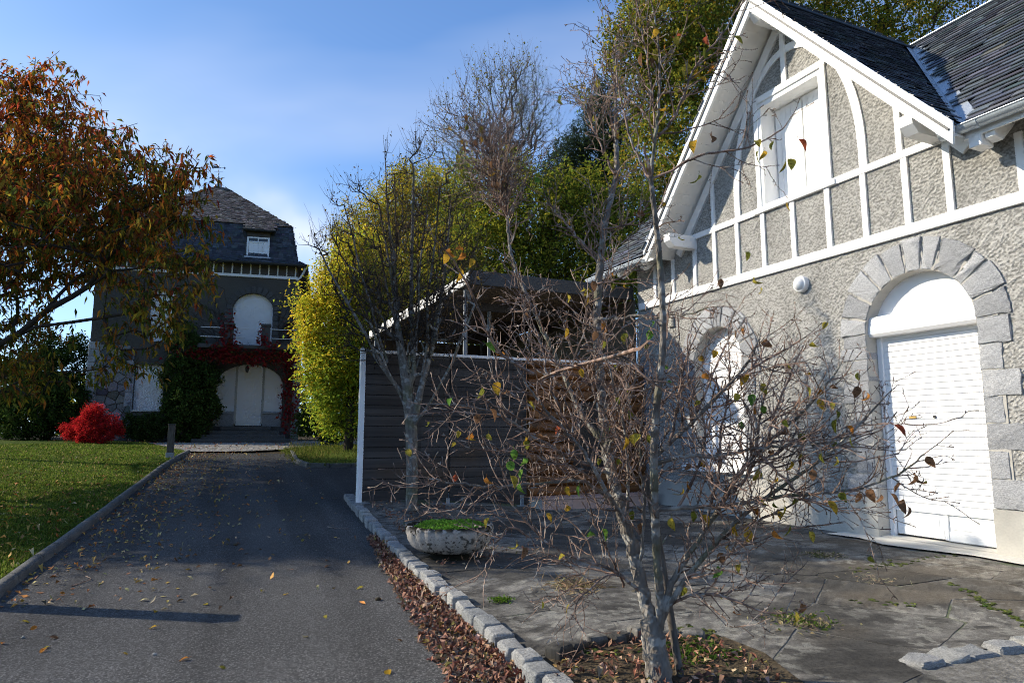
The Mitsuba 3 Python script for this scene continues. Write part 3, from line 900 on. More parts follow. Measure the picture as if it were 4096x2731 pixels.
# barge boards: two stepped boards each side, soffit boards
OV = -.72
nrm = 1 / math.sqrt(1 + SG * SG)
for sgn in (-1, 1):
    def slope_pt(s, h): return (TA + sgn * s, ZA - SG * s + h)
    L = 3.30
    pg = Polygon([slope_pt(0, -.03), slope_pt(L, -.03), slope_pt(L - .02, -.30), slope_pt(0, -.33)])
    part(gh, 'barge_board', H1.m(extrude(pg, OV - .02, OV + .03)), 'mat_white_paint', label=('left', 'right')[sgn > 0] + ' sloping white barge board of the gable')
    pg = Polygon([slope_pt(0, .035), slope_pt(L + .02, .035), slope_pt(L + .02, -.10), slope_pt(0, -.10)])
    part(gh, 'barge_trim', H1.m(extrude(pg, OV - .05, OV - .02)), 'mat_white_paint')
    nb_ = 24
    for k in range(nb_):
        s0, s1 = L * k / nb_ + .002, L * (k + 1) / nb_ - .002
        pg = Polygon([slope_pt(s0, -.14), slope_pt(s1, -.14), slope_pt(s1, -.165), slope_pt(s0, -.165)])
        part(gh, 'soffit_board', H1.m(extrude(pg, OV + .03, .0)), 'mat_soffit')
# purlin ends
for (t, z) in ((-1.44, 8.92), (1.19, 5.70), (-4.06, 5.47)):
    pr = [(OV + .02, .13), (OV + .02, -.02), (OV + .14, -.13), (.10, -.13), (.10, .13)]
    if z > 8: pr = [(OV + .02, .14), (OV + .02, .0), (OV + .14, -.12), (.10, -.12), (.10, .14)]
    m_ = trimesh.creation.extrude_polygon(Polygon(pr), .19); v = np.array(m_.vertices)
    part(gh, 'purlin_end', H1.m((np.stack([t - .095 + v[:, 2], v[:, 0], z + v[:, 1]], 1), np.array(m_.faces))), 'mat_white_paint')
# main roof: planes, slates, valley, gutters
EY, EZ, RY, RZ = -.50, 5.42, 3.62, 9.36
ms = (RZ - EZ) / (RY - EY)
U_, V_ = np.array([1.0, 0, 0]), unit(np.array([0, RY - EY, RZ - EZ])); Ls = math.hypot(RY - EY, RZ - EZ)
vt = (ZA - EZ) / SG       # where the gable roof meets the eaves
roofs = MB()


def plate(pts, th=.06):
    p = np.array(pts, float); n = unit(np.cross(p[1] - p[0], p[2] - p[0]))
    if n[2] < 0: n = -n
    m = len(p); v = np.vstack([p, p - n * th]); f = [[0, k, k + 1] for k in range(1, m - 1)] + [[m, m + k + 1, m + k] for k in range(1, m - 1)]
    for k in range(m): f += [[k, (k + 1) % m, m + (k + 1) % m], [k, m + (k + 1) % m, m + k]]
    roofs.add(v, np.array(f))


RT0, RT1 = -7.35, 9.6
plate([(TA + vt, EY, EZ), (RT1, EY, EZ), (RT1, RY, RZ), (TA, RY, RZ)]); plate([(TA - vt, EY, EZ), (RT0, EY, EZ), (RT0, RY, RZ), (TA, RY, RZ)])
plate([(TA, OV - .04, ZA), (TA + vt, OV - .04, EZ), (TA + vt, EY, EZ), (TA, RY, ZA)], .10); plate([(TA, OV - .04, ZA), (TA - vt, OV - .04, EZ), (TA - vt, EY, EZ), (TA, RY, ZA)], .10)
plate([(RT0, RY, RZ), (RT1, RY, RZ), (RT1, 7.9, EZ), (RT0, 7.9, EZ)])
rk = part(gh, 'roof', H1.m(roofs.mesh()), 'mat_dark_zinc')
pgR = Polygon([(TA + vt + .12, 0), (RT1, 0), (RT1, Ls), (TA + .12, Ls)]); pgL = Polygon([(RT0, 0), (TA - vt - .12, 0), (TA - .12, Ls), (RT0, Ls)])
for pg, nm in ((pgR, 'main roof slates right of the gable'), (pgL, 'main roof slates left of the gable')):
    ms_, c_ = slate_roof(H1, np.array([0, EY, EZ]), U_, V_, pg, .155, .34, r3, SL, SLW, .016, .016)
    part(rk, 'slates', ms_, 'mat_slate', color=c_, kind='stuff')
Lg = math.hypot(vt, ZA - EZ)
for sgn in (1, -1):
    # u along y (depth), v up the slope
    O = np.array([TA + sgn * vt, 0, EZ]); V2 = unit(np.array([-sgn * vt, 0, ZA - EZ])); U2 = np.array([0, 1.0, 0])
    if sgn < 0: U2 = -U2
    k = 1 if sgn > 0 else -1
    a = [(k * (OV - .01), 0), (k * (EY - .16), 0), (k * (RY - .26), Lg), (k * (OV - .01), Lg)]
    ms_, c_ = slate_roof(H1, O, U2, V2, Polygon(a).buffer(0), .125, .22, r3, SL, SLW)
    part(rk, 'slates', ms_, 'mat_slate', color=c_, kind='stuff')
    # valley gutter of zinc, two folded strips
    b0 = np.array([TA + sgn * vt, EY, EZ]); b1 = np.array([TA, RY, RZ - .03]); e = unit(b1 - b0)
    nA = unit(np.array([0, -ms, 1.0])); nB = unit(np.array([sgn * SG, 0, 1.0]))
    up = unit(nA + nB)
    sa_ = unit(np.cross(e, nA)) * (1 if np.dot(np.cross(e, nA), [sgn, 0, 0]) > 0 else -1); sb_ = unit(np.cross(e, nB)) * (-1 if np.dot(np.cross(e, nB), [0, 1, 0]) > 0 else 1)
    va = MB(); o_ = up * .028
    for side, w in ((sa_, .17), (sb_, .13)):
        va.add([b0 + o_, b1 + o_, b1 + side * w + o_, b0 + side * w + o_], [[0, 1, 2, 3]])
    part(rk, 'valley', H1.m(va.mesh()), 'mat_zinc', label='pale zinc valley gutter between the two roofs' if sgn > 0 else None)
rc = MB(); rc.add(*beam((RT0, RY, RZ + .03), (RT1, RY, RZ + .03), .20, .03, (0, 0, 1), .01))
part(rk, 'ridge_cap', H1.m(rc.mesh()), 'mat_zinc')
part(rk, 'ridge_cap', H1.m(beam((TA, OV - .04, ZA + .02), (TA, RY, ZA + .02), .16, .05, (0, 0, 1), .01)), 'mat_dark_zinc')


def gutter(x0, x1, y, z, R=.085):
    th = np.linspace(math.pi, 2 * math.pi, 9); m = len(th)
    xs = np.linspace(x0, x1, 3); ring = [[x, y + R * math.cos(q), z + R * math.sin(q)] for x in xs for q in th]
    ring2 = [[x, y + (R - .006) * math.cos(q), z + (R - .006) * math.sin(q)] for x in xs for q in th]
    v = np.array(ring + ring2); f = []
    o = len(ring)
    for k in range(2):
        for i in range(m - 1): f += [[k * m + i, (k + 1) * m + i, (k + 1) * m + i + 1, k * m + i + 1], [o + k * m + i, o + k * m + i + 1, o + (k + 1) * m + i + 1, o + (k + 1) * m + i]]
    mb = MB().add(v, f)
    mb.add(*tube([[x0, y - R, z + .004], [x1, y - R, z + .004]], .014, 8))
    for x in (x0, x1):
        mb.add([[x, y + R * math.cos(q), z + R * math.sin(q)] for q in th], [[0, k, k + 1] for k in range(1, m - 1)])
    return mb.mesh()


gk = part(gh, 'gutter', H1.m(gutter(1.58, 9.5, EY - .09, EZ - .02)), 'mat_zinc', 50, label='half round zinc gutter right of the gable')
for x in (2.02, 4.0, 6.0): part(gk, 'joint_band', H1.m((lambda vf: vf)(gutter(x, x + .05, EY - .09, EZ - .022, .092))), 'mat_zinc', 50)
gk = part(gh, 'gutter', H1.m(gutter(-7.35, -5.05, EY - .09, EZ - .10)), 'mat_zinc', 50, label='half round zinc gutter left of the gable')
part(gk, 'downspout', H1.m(tube([(-5.0, EY - .05, EZ - .05), (-4.86, OV + .05, EZ + .15), (-4.75, OV + .06, EZ + .33)], .03, 8)), 'mat_zinc', 50)
for x0, x1 in ((1.80, 9.5), (-7.3, -4.80)): part(gh, 'fascia', H1.m(boxv(x0, x1, EY, EY + .03, EZ - .16, EZ - .02)), 'mat_white_paint')
for x in (2.10, 3.2, 4.3, 5.4, 6.5, -5.3, -6.2):
    pr = [(EY + .03, EZ - .05), (EY + .05, EZ - .22), (EY + .2, EZ - .26), (.05, EZ + .06), (.05, EZ + .3)]
    m_ = trimesh.creation.extrude_polygon(Polygon(pr), .12); v = np.array(m_.vertices)
    part(gh, 'rafter_end', H1.m((np.stack([x - .06 + v[:, 2], v[:, 0], v[:, 1]], 1), np.array(m_.faces))), 'mat_white_paint')
part(gh, 'rafter_tail', H1.m(boxv(1.86, 2.02, EY - .0, EY + .25, EZ - .30, EZ - .06, .01)), 'mat_white_paint')
sb = MB(); pr = [(EY + .03, EZ - .03), (.0, EZ + ms * .5 - .10), (.0, EZ + ms * .5 - .13), (EY + .03, EZ - .07)]
for x0, x1 in ((1.7, 9.4), (-7.3, -4.7)):
    m_ = trimesh.creation.extrude_polygon(Polygon(pr), x1 - x0); v = np.array(m_.vertices)
    sb.add(np.stack([x0 + v[:, 2], v[:, 0], v[:, 1]], 1), np.array(m_.faces))
part(gh, 'eaves_soffit', H1.m(sb.mesh()), 'mat_soffit')
# round wall lamp, vents
lm = num(gh + '__wall_lamp'); tag(lm, 'round white bulkhead lamp on the wall below the timbers')
lv = lathe([(.0, .13), (.05, .125), (.085, .105), (.11, .07), (.12, .03), (.135, .028), (.14, .0), (.135, -.02)], 28)
lv = (np.stack([lv[0][:, 0] - 1.32, -.03 - lv[0][:, 2], lv[0][:, 1] + 4.05], 1), lv[1])
put(lm, H1.m(lv), 'mat_lamp_bowl', 30)
rl = lathe([(.112, .065), (.128, .06), (.142, .03), (.142, -.03)], 28); rl = (np.stack([rl[0][:, 0] - 1.32, -.03 - rl[0][:, 2], rl[0][:, 1] + 4.05], 1), rl[1])
part(lm, 'rim', H1.m(rl), 'mat_white_pvc', 30)
for (t, z, w, h) in ((-4.87, 3.95, .18, .24), (-3.86, .43, .20, .28)):
    vk_ = num(gh + '__vent'); put(vk_, H1.m(boxv(t - w / 2, t + w / 2, -.062, -.02, z - h / 2, z + h / 2, .004)), 'mat_cement')
    for k in range(6): part(vk_, 'louvre', H1.m(boxv(t - w / 2 + .015, t + w / 2 - .015, -.072, -.060, z - h / 2 + .02 + k * (h - .03) / 6, z - h / 2 + .02 + (k + .55) * (h - .03) / 6)), 'mat_cement')

# ------------------------------------------------------------------ wooden screen, log wall, carport
sc_ = thing('wooden_screen', 'dark weathered horizontal plank screen with white metal edge beside the driveway', 'screen')
HF = Frame(np.r_[F2(fence_t, 0), 0], FN, FD * -1)       # local x outwards along the screen (n), y away from the camera
# local frame: x = n, y = -t direction
nz_ = 14; z0, z1 = .30, 3.05
for side, (xa, xb) in enumerate(((4.72, 6.40), (3.02, 4.70))):
    for k in range(nz_):
        za, zb = z0 + (z1 - z0) * k / nz_ + .006, z0 + (z1 - z0) * (k + 1) / nz_ - .006
        part(sc_, 'plank', HF.m(boxv(xa + .003, xb - .003, -.012 - .006 * rng.random(), .02, za, zb, .004)), 'mat_plank')
part(sc_, 'edge_post', HF.m(boxv(6.405, 6.50, -.045, .06, .26, 3.14, .005)), 'mat_white_pvc', label='slim white metal post closing the screen at the driveway')
part(sc_, 'cap_rail', HF.m(boxv(3.0, 6.404, -.04, .06, 3.06, 3.115, .004)), 'mat_white_pvc')
for x in (6.35, 4.70, 3.1):
    gz0 = float(ground(*HF([[x, 0, 0]])[0][:2]))
    part(sc_, 'foot', HF.m(boxv(x - .03, x + .03, .02, .08, gz0 - .05, .4)), 'mat_galvanised')
    part(sc_, 'foot_plate', HF.m(boxv(x - .10, x + .10, -.03, .13, gz0 + .05, gz0 + .085)), 'mat_galvanised')
part(sc_, 'backing', HF.m(boxv(3.02, 6.40, .022, .03, z0, z1)), 'mat_black')
lw = thing('log_wall', 'varnished orange brown log cabin wall between the dark screen and the stone corner', 'log wall')
for k in range(13):
    zc_ = .36 + k * .222
    if zc_ > 3.1: break
    pr = [(.115 * math.cos(a) * .75, .113 * math.sin(a)) for a in np.linspace(-math.pi / 2, math.pi / 2, 9)]
    for xa, xb in ((.12, 1.05), (1.95, 3.0)) if 1 < k < 9 else ((.12, 3.0),):
        pts = [(-.02 - q[0], zc_ + q[1]) for q in pr] + [(.08, zc_ + .113), (.08, zc_ - .113)]
        m_ = trimesh.creation.extrude_polygon(Polygon(pts).buffer(0), xb - xa); v = np.array(m_.vertices)
        part(lw, 'log', HF.m((np.stack([xa + v[:, 2], v[:, 0], v[:, 1]], 1), np.array(m_.faces))), 'mat_log', 40)
part(lw, 'doorway', HF.m(boxv(1.0, 2.0, .10, .14, .3, 2.6)), 'mat_black')
part(lw, 'cap_rail', HF.m(boxv(.12, 2.998, -.10, .08, 3.06, 3.11, .004)), 'mat_white_pvc')
ts = thing('tiled_step', 'low step faced with pinkish square tiles in front of the log wall', 'step')
part(ts, 'slab', HF.m(boxv(.25, 3.0, -.62, -.1, -.1, .24)), 'mat_mortar'); part(ts, 'top', HF.m(boxv(.23, 3.02, -.66, -.1, .242, .275, .006)), 'mat_tile')
for k in range(8): part(ts, 'tile', HF.m(boxv(.25 + k * .343, .25 + (k + 1) * .343 - .008, -.634, -.62, .0, .238, .002)), 'mat_tile')
cp = thing('carport', 'flat roofed carport with white edge and ribbed soffit behind the screen', 'carport')
cx0, cx1, cy0, cy1 = .02, 4.18, .35, 9.6
cr = MB()
for k in range(int((cy1 - cy0) / .26)):
    y = cy0 + .06 + k * .26
    cr.add(*boxv(cx0, cx1 - .05, y, y + .15, 4.70, 4.735)); cr.add(*boxv(cx0, cx1 - .05, y + .152, y + .258, 4.735, 4.765))
part(cp, 'roof_sheet', HF.m(cr.mesh()), 'mat_corrugated', label='ribbed brown underside of the carport roof')
part(cp, 'top_sheet', HF.m(boxv(cx0, cx1 - .05, cy0 + .05, cy1, 4.768, 4.80)), 'mat_galvanised')
part(cp, 'front_fascia', HF.m(boxv(cx0, cx1, cy0, cy0 + .05, 4.68, 4.98, .005)), 'mat_dark_zinc', label='dark grey front fascia of the carport')
part(cp, 'side_fascia', HF.m(boxv(cx1 - .05, cx1, cy0 + .052, cy1, 4.70, 4.95, .005)), 'mat_white_pvc', label='white side fascia of the carport')
for (x, y) in ((4.05, .9), (2.9, 2.3), (4.05, 4.6), (4.05, 9.2), (.3, 4.6), (.3, 9.2)):
    part(cp, 'post', HF.m(tube([(x, y, 0), (x, y, 4.70)], .05, 10)), 'mat_galvanised', 50)
for y in (2.3, 4.6, 7.0): part(cp, 'joist', HF.m(boxv(cx0, cx1 - .06, y - .05, y + .05, 4.50, 4.695)), 'mat_iron')
part(cp, 'back_wall', HF.m(boxv(-2.5, 4.1, cy1 - .1, cy1, .0, 4.68)), 'mat_corrugated'); part(cp, 'side_wall', HF.m(boxv(-.06, .0, .40, cy1 - .1, .0, 4.69)), 'mat_corrugated')

# ------------------------------------------------------------------ planter
pl = thing('stone_planter', 'round fluted concrete bowl planter stained black with moss', 'planter')
pc = on_ground(1032, 1278, .09); pz = pc[2]
na, prf = 96, [(.23, -.02), (.235, .01), (.215, .025), (.20, .035), (.22, .05), (.34, .085), (.43, .145), (.478, .225), (.497, .30), (.50, .35), (.482, .375), (.457, .372), (.435, .34), (.42, .30)]
ang = np.arange(na) * 2 * np.pi / na; vs = []
for k, (R, z) in enumerate(prf):
    fl = .022 * np.abs(np.sin(ang * 12)) ** .7 * np.clip((R - .2) / .15, 0, 1) * (k < 11)
    zz = z + (.012 * (np.abs(np.sin(ang * 12)) ** .7 - .5) if 8 < k < 12 else 0 * ang)
    vs.append(np.stack([(R + fl) * np.cos(ang), (R + fl) * np.sin(ang), zz + 0 * ang], 1))
vs = np.array(vs).reshape(-1, 3)
vs += unit(vs * [1, 1, 0]) * ((meshkit.fbm(vs * 22, 3, 2) - .5) * .022)[:, None]
i, j = np.meshgrid(np.arange(len(prf) - 1), np.arange(na), indexing='ij')
q = np.stack([i * na + j, i * na + (j + 1) % na, (i + 1) * na + (j + 1) % na, (i + 1) * na + j], -1).reshape(-1, 4)
PLZ = pz
fn_old = planter_fn
part(pl, 'bowl', (vs + [pc[0], pc[1], pz], np.vstack([q[:, [0, 1, 2]], q[:, [0, 2, 3]]])), 'mat_planter', True)
sd = lathe([(0, .325), (.25, .335), (.43, .30)], 40, (pc[0], pc[1], pz)); part(pl, 'soil', sd, 'mat_soil', True)
pp = thing('groundcover_plant', 'bright green low carpet of small leaves filling the round planter', 'plant', kind='stuff')
n = 5200; R = .42 * np.sqrt(rng.random(n)); A = rng.random(n) * 2 * np.pi
dome = .385 + .04 * meshkit.noise(np.stack([R * np.cos(A) * 9, R * np.sin(A) * 9, 0 * A], 1), 3) - .05 * (R / .42) ** 3
P = np.stack([pc[0] + R * np.cos(A), pc[1] + R * np.sin(A), pz + dome - rng.random(n) * .03], 1)
D = unit(rng.normal(size=(n, 3)) * [1, 1, .6] + [0, 0, .5])
v, f, c = leaf_mesh(P, D, rng.uniform(.014, .026, n), rng.uniform(.010, .017, n), pick([(.14, .30, .04), (.22, .42, .06), (.09, .19, .03)], [3, 3, 1], n), quad=True)
put(pp, (v, f), 'mat_leaf', color=c)

# ------------------------------------------------------------------ the old stone house at the end of the drive
UA = math.radians(75)
HU = np.array([math.sin(UA), math.cos(UA), 0]); HM = np.array([math.cos(UA), -math.sin(UA), 0])
Q0 = np.array([-11.53722697, 30.0, 0.0])
H2 = Frame(Q0, HU, -HM)
oh = thing('stone_house', 'old dark stone house with slate mansard roof and closed white shutters', 'house')
r4 = np.random.default_rng(8)
A0, A1, ZB, ZT = -6.36, 1.80, 1.0, 9.15
dep = 8.6


def ell_arch(a, b, spring, top, z0, grow=0.0, n=22):
    c, R, h = (a + b) / 2, (b - a) / 2 + grow, top - spring + grow
    return Polygon([(a - grow, z0), (b + grow, z0)] + [(c + R * math.cos(q), spring + h * math.sin(q)) for q in np.linspace(0, math.pi, n)])


front = sbox(A0, ZB, A1, ZT)
o_win = ell_arch(-.87, .82, 7.05, 7.82, 5.37); o_door = ell_arch(-1.42, 1.38, 3.7, 4.62, 1.9)
o_w2 = sbox(-4.6, 2.57, -3.45, 4.5); o_w3 = sbox(-4.2, 5.5, -3.2, 7.75)
fw = front.difference(unary_union([o_win, o_door, o_w2, o_w3]))
part(oh, 'front_wall', H2.m(extrude(fw, 0, .4)), 'mat_old_render', label='dark grey rendered front wall')
sw = MB(); sw.add(*boxv(A0, A0 + .4, .4, dep, ZB, ZT)); sw.add(*boxv(A1 - .4, A1, .4, dep, ZB, ZT)); sw.add(*boxv(A0 + .4, A1 - .4, dep - .4, dep, ZB, ZT))
part(oh, 'side_wall', H2.m(sw.mesh()), 'mat_old_render')


def rib_shutter(name, poly, y, pitch=.05, lab=None):
    x0, z0, x1, z1 = poly.bounds; mb = MB()
    z = z0
    while z < z1:
        s_ = sbox(x0, z + .004, x1, min(z + pitch, z1)).intersection(poly)
        if not s_.is_empty and s_.geom_type == 'Polygon' and s_.area > .001:
            b = s_.bounds
            mb.add([[b[0], y, b[1]], [b[2], y, b[1]], [b[2] if b[3] < 7 else b[2], y - .012, b[3]], [b[0], y - .012, b[3]]], [[0, 1, 2, 3]])
            mb.add([[b[0], y - .012, b[3]], [b[2], y - .012, b[3]], [b[2], y + .01, b[3] + .003], [b[0], y + .01, b[3] + .003]], [[0, 1, 2, 3]])
        z += pitch
    k = part(oh, name, H2.m(mb.mesh()), 'mat_white_pvc', label=lab)
    mb2 = extrude(poly.buffer(.03), y + .012, y + .03); part(k, 'backing', H2.m(mb2), 'mat_white_pvc')
    return k


rib_shutter('balcony_shutter', o_win, .22, .05, 'white ribbed roller shutter of the arched balcony door')
dsh = rib_shutter('door_shutter', ell_arch(-.52, .50, 4.45, 4.62, 1.97).intersection(o_door), .26, .05, 'middle white shutter of the wide arched entrance')
for a, b in ((-1.40, -.62), (.60, 1.37)):
    rib_shutter('side_shutter', sbox(a, 2.55, b, 5).intersection(o_door.buffer(-.02)), .27, .05, ('left' if a < 0 else 'right') + ' white shutter of the wide arched entrance')
for x in (-.57, .55): part(oh, 'mullion', H2.m(boxv(x - .045, x + .045, .20, .30, 2.0, 4.6)), 'mat_cement')
for a, b in ((-1.42, -.60), (.58, 1.38)):
    part(oh, 'stall_riser', H2.m(boxv(a, b, .10, .4, 1.9, 2.45)), 'mat_bluestone_2'); part(oh, 'sill', H2.m(boxv(a - .02, b + .02, .04, .4, 2.452, 2.55, .01)), 'mat_bluestone_0')
rib_shutter('window_shutter', o_w2, .2, .05, 'white shutter of the ground floor window left of the tall shrub')
rib_shutter('window_shutter', o_w3, .2, .05, 'white shutter of the upper window behind the orange tree')
part(oh, 'window_sill', H2.m(boxv(-4.7, -3.35, -.06, .3, 2.50, 2.568, .01)), 'mat_cement')
# arch and jamb stones of the balcony door
cx_, R_, h_ = -.025, .845, .77
cuts = np.linspace(0, math.pi, 14)
for k in range(13):
    th = np.linspace(cuts[k] + .02, cuts[k + 1] - .02, 3); w = r4.uniform(.24, .36)
    pts = [(cx_ + R_ * math.cos(q), 7.05 + h_ * math.sin(q)) for q in th] + [(cx_ + (R_ + w) * math.cos(q), 7.05 + (h_ + w) * math.sin(q)) for q in th[::-1]]
    part(oh, 'voussoir', H2.m(extrude(Polygon(pts).buffer(0), -.05, .2)), 'mat_old_stone')
z = 7.05
while z > 5.5:
    h = r4.uniform(.2, .28)
    for a, sg in ((-.87, -1), (.82, 1)):
        w = r4.uniform(.2, .36); x0, x1 = sorted((a, a + sg * w))
        part(oh, 'quoin', H2.m(boxv(x0, x1, -.045 - .01 * r4.random(), .2, z - h + .012, z, .012)), 'mat_old_stone')
    z -= h
# rubble stones on the lower left wall
pts = np.stack([r4.uniform(A0 - .3, -4.3, 900), r4.uniform(1.0, 5.4, 900)], 1)
keep = []
for p in pts:
    if all((p[0] - k[0]) ** 2 + ((p[1] - k[1]) * 1.35) ** 2 > .075 for k in keep): keep.append(p)
vo = Voronoi(np.array(keep)); reg_ = sbox(A0 + .30, 1.1, -4.62, 5.3); mb = MB()
for ri in vo.point_region:
    rg = vo.regions[ri]
    if -1 in rg or len(rg) < 3: continue
    pg = Polygon(vo.vertices[rg]).intersection(reg_).buffer(-.03).buffer(.014)
    if pg.is_empty or pg.geom_type != 'Polygon' or pg.area < .004: continue
    v, f = extrude(pg, -.045 - .02 * r4.random(), .02)
    mb.add(v, f, pick([(.15, .15, .16), (.21, .205, .205), (.12, .115, .12)], [2, 2, 1], 1, r4)[0])
part(oh, 'rubble_stone', H2.m(mb.mesh()), 'mat_rubble', color=mb.color(), kind='stuff')
z = 5.4
while z > 1.2:
    h = r4.uniform(.22, .33); w = r4.uniform(.26, .42)
    part(oh, 'corner_stone', H2.m(boxv(A0 - .03, A0 + w, -.06, .3, z - h + .012, z, .015)), f'mat_bluestone_{r4.integers(3)}')
    part(oh, 'quoin', H2.m(boxv(-4.6 - w * .8, -4.6, -.055, .2, z - h + .012, min(z, 4.5), .012)), f'mat_bluestone_{r4.integers(3)}') if z < 4.6 and z - h > 2.3 else None
    z -= h
# timber band under the eaves
part(oh, 'timber_rail', H2.m(boxv(A0, A1 + .02, -.06, .02, 8.53, 8.655, .006)), 'mat_white_paint', label='long white rail under the eaves')
for k in range(20):
    u = 1.72 - k * .385
    pf = [(.03, 8.66), (.03, 8.72), (.042, 8.735), (.03, 8.75), (.03, 8.86), (.042, 8.875), (.03, 8.89), (.03, 9.0), (.042, 9.015), (.03, 9.03), (.03, 9.12)]
    part(oh, 'baluster', H2.m(lathe(pf, 8, (u, -.035, 0))), 'mat_white_paint', 40)
part(oh, 'corner_bracket', H2.m(tube([(1.80, -.04, 8.5), (1.95, -.12, 8.62), (2.08, -.2, 8.85), (2.15, -.3, 9.05)], .05, 8)), 'mat_white_paint', 40)
# mansard
G0, G1, GN = A0 - .45, A1 + .45, -.45


def ring_(ins, z): return np.array([[G0 + ins, GN + ins, z], [G1 - ins, GN + ins, z], [G1 - ins, dep + .45 - ins, z], [G0 + ins, dep + .45 - ins, z]])


R0, R1, R2 = ring_(0, 9.12), ring_(.50, 9.42), ring_(.86, 11.10)
apexL, apexR = np.array([-2.62, 4.1, 14.0]), np.array([-2.05, 4.1, 14.0])
mb = MB()
for a, b in ((R0, R1), (R1, R2)):
    for k in range(4): mb.add([a[k], a[(k + 1) % 4], b[(k + 1) % 4], b[k]], [[0, 1, 2, 3]])
R2o = ring_(.78, 11.08)
mb.add([R2o[0], R2o[1], apexR, apexL], [[0, 1, 2, 3]]); mb.add([R2o[1], R2o[2], apexR], [[0, 1, 2]]); mb.add([R2o[2], R2o[3], apexL, apexR], [[0, 1, 2, 3]]); mb.add([R2o[3], R2o[0], apexL], [[0, 1, 2]])
mb.add(R0[::-1], [[0, 1, 2, 3]])
ork = part(oh, 'roof', H2.m(mb.mesh()), 'mat_dark_zinc')
DSL = [(.045, .05, .062), (.065, .072, .085), (.035, .038, .047)]
OSL = [(.10, .082, .07), (.15, .128, .112), (.065, .054, .047), (.25, .225, .205)]


def slope_slates(a, b, c, d, ex, w, cols, cw, m_):
    """slates on quad a b (bottom) c d (top)"""
    U = unit(b - a); V = d - a; V = unit(V - U * np.dot(V, U)); L = np.dot(c - a, V)
    pg = Polygon([(0, 0), (np.dot(b - a, U), 0), (np.dot(c - a, U), L), (np.dot(d - a, U), L)]).buffer(0)
    ms_, c_ = slate_roof(H2, a, U, V, pg, ex, w, r4, cols, cw, .010, .006)
    part(ork, 'slates', ms_, m_, color=c_, kind='stuff')


for k in (0, 1):
    slope_slates(R0[k], R0[(k + 1) % 4], R1[(k + 1) % 4], R1[k], .10, .2, DSL, [2, 2, 1], 'mat_old_slate')
    slope_slates(R1[k], R1[(k + 1) % 4], R2[(k + 1) % 4], R2[k], .105, .2, DSL, [2, 2, 1], 'mat_old_slate')
slope_slates(R2o[0], R2o[1], apexR, apexL, .085, .17, OSL, [3, 2, 2, .9], 'mat_old_slate')
slope_slates(R2o[1], R2o[2], apexR, apexR, .085, .17, OSL, [3, 2, 2, .9], 'mat_old_slate')
part(oh, 'gutter', H2.m(gutter(G0 - .02, G1 + .05, GN - .05, 9.12, .075)), 'mat_dark_zinc', 50)
# shed dormer
slope_up = (apexR[2] - R2o[0][2]) / (apexR[1] - R2o[0][1])
dy0 = -.12; dzt = R2o[0][2] + slope_up * (dy0 - R2o[0][1])
dm = num(oh + '__dormer'); b_ = MB(); b_.add(*boxv(-.44, .53, .12, 1.6, 9.45, dzt - .06))
put(dm, H2.m(b_.mesh()), 'mat_old_render'); tag(dm, 'slate roofed dormer with closed white shutters')
for (x0, x1, za, zb) in ((-.44, -.36, 9.5, 10.42), (.45, .53, 9.5, 10.42), (-.36, .45, 10.36, 10.42), (-.36, .45, 10.17, 10.22), (.02, .06, 10.22, 10.36)):
    part(dm, 'frame', H2.m(boxv(x0, x1, .06, .13, za, zb)), 'mat_white_paint')
part(dm, 'pane', H2.m(boxv(-.36, .45, .10, .115, 10.22, 10.36)), 'mat_pane')
for x in np.linspace(-.35, .25, 4): part(dm, 'shutter_plank', H2.m(boxv(x + .003, x + .197, .085, .118, 9.52, 10.165, .004)), 'mat_white_paint')
part(dm, 'sill', H2.m(boxv(-.52, .60, -.02, .13, 9.44, 9.50)), 'mat_lead')
part(dm, 'roof', H2.m(MB().add([[-.62, dy0, dzt - .02], [.76, dy0, dzt - .02], [.76, R2o[0][1] + .2, R2o[0][2] + .0], [-.62, R2o[0][1] + .2, R2o[0][2] + .0], [-.62, dy0, dzt - .09], [.76, dy0, dzt - .09], [.76, R2o[0][1] + .6, 10.9], [-.62, R2o[0][1] + .6, 10.9]],
     [[0, 1, 2, 3], [4, 5, 6, 7], [0, 4, 7, 3], [1, 2, 6, 5], [0, 1, 5, 4]]).mesh()), 'mat_dark_zinc')
a_, b2 = np.array([-.62, dy0, dzt]), np.array([.76, dy0, dzt]); c2, d2 = np.array([.76, R2o[0][1] + .25, R2o[0][2] + .25 * slope_up]), np.array([-.62, R2o[0][1] + .25, R2o[0][2] + .25 * slope_up])
Uu = unit(b2 - a_); Vv = unit(d2 - a_)
ms_, c_ = slate_roof(H2, a_, Uu, Vv, sbox(0, 0, 1.38, np.linalg.norm(d2 - a_)), .085, .17, r4, OSL, [3, 2, 2, .9], .010, .006)
part(dm, 'slates', ms_, 'mat_old_slate', color=c_, kind='stuff')
part(dm, 'gutter', H2.m(gutter(-.66, .80, dy0 - .05, dzt - .03, .05)), 'mat_dark_zinc', 50)
part(dm, 'downpipe', H2.m(tube([(-.60, dy0 - .04, dzt - .1), (-.55, .02, dzt - .3), (-.47, .06, dzt - .5), (-.47, .06, 9.5)], .028, 8)), 'mat_dark_zinc', 50)
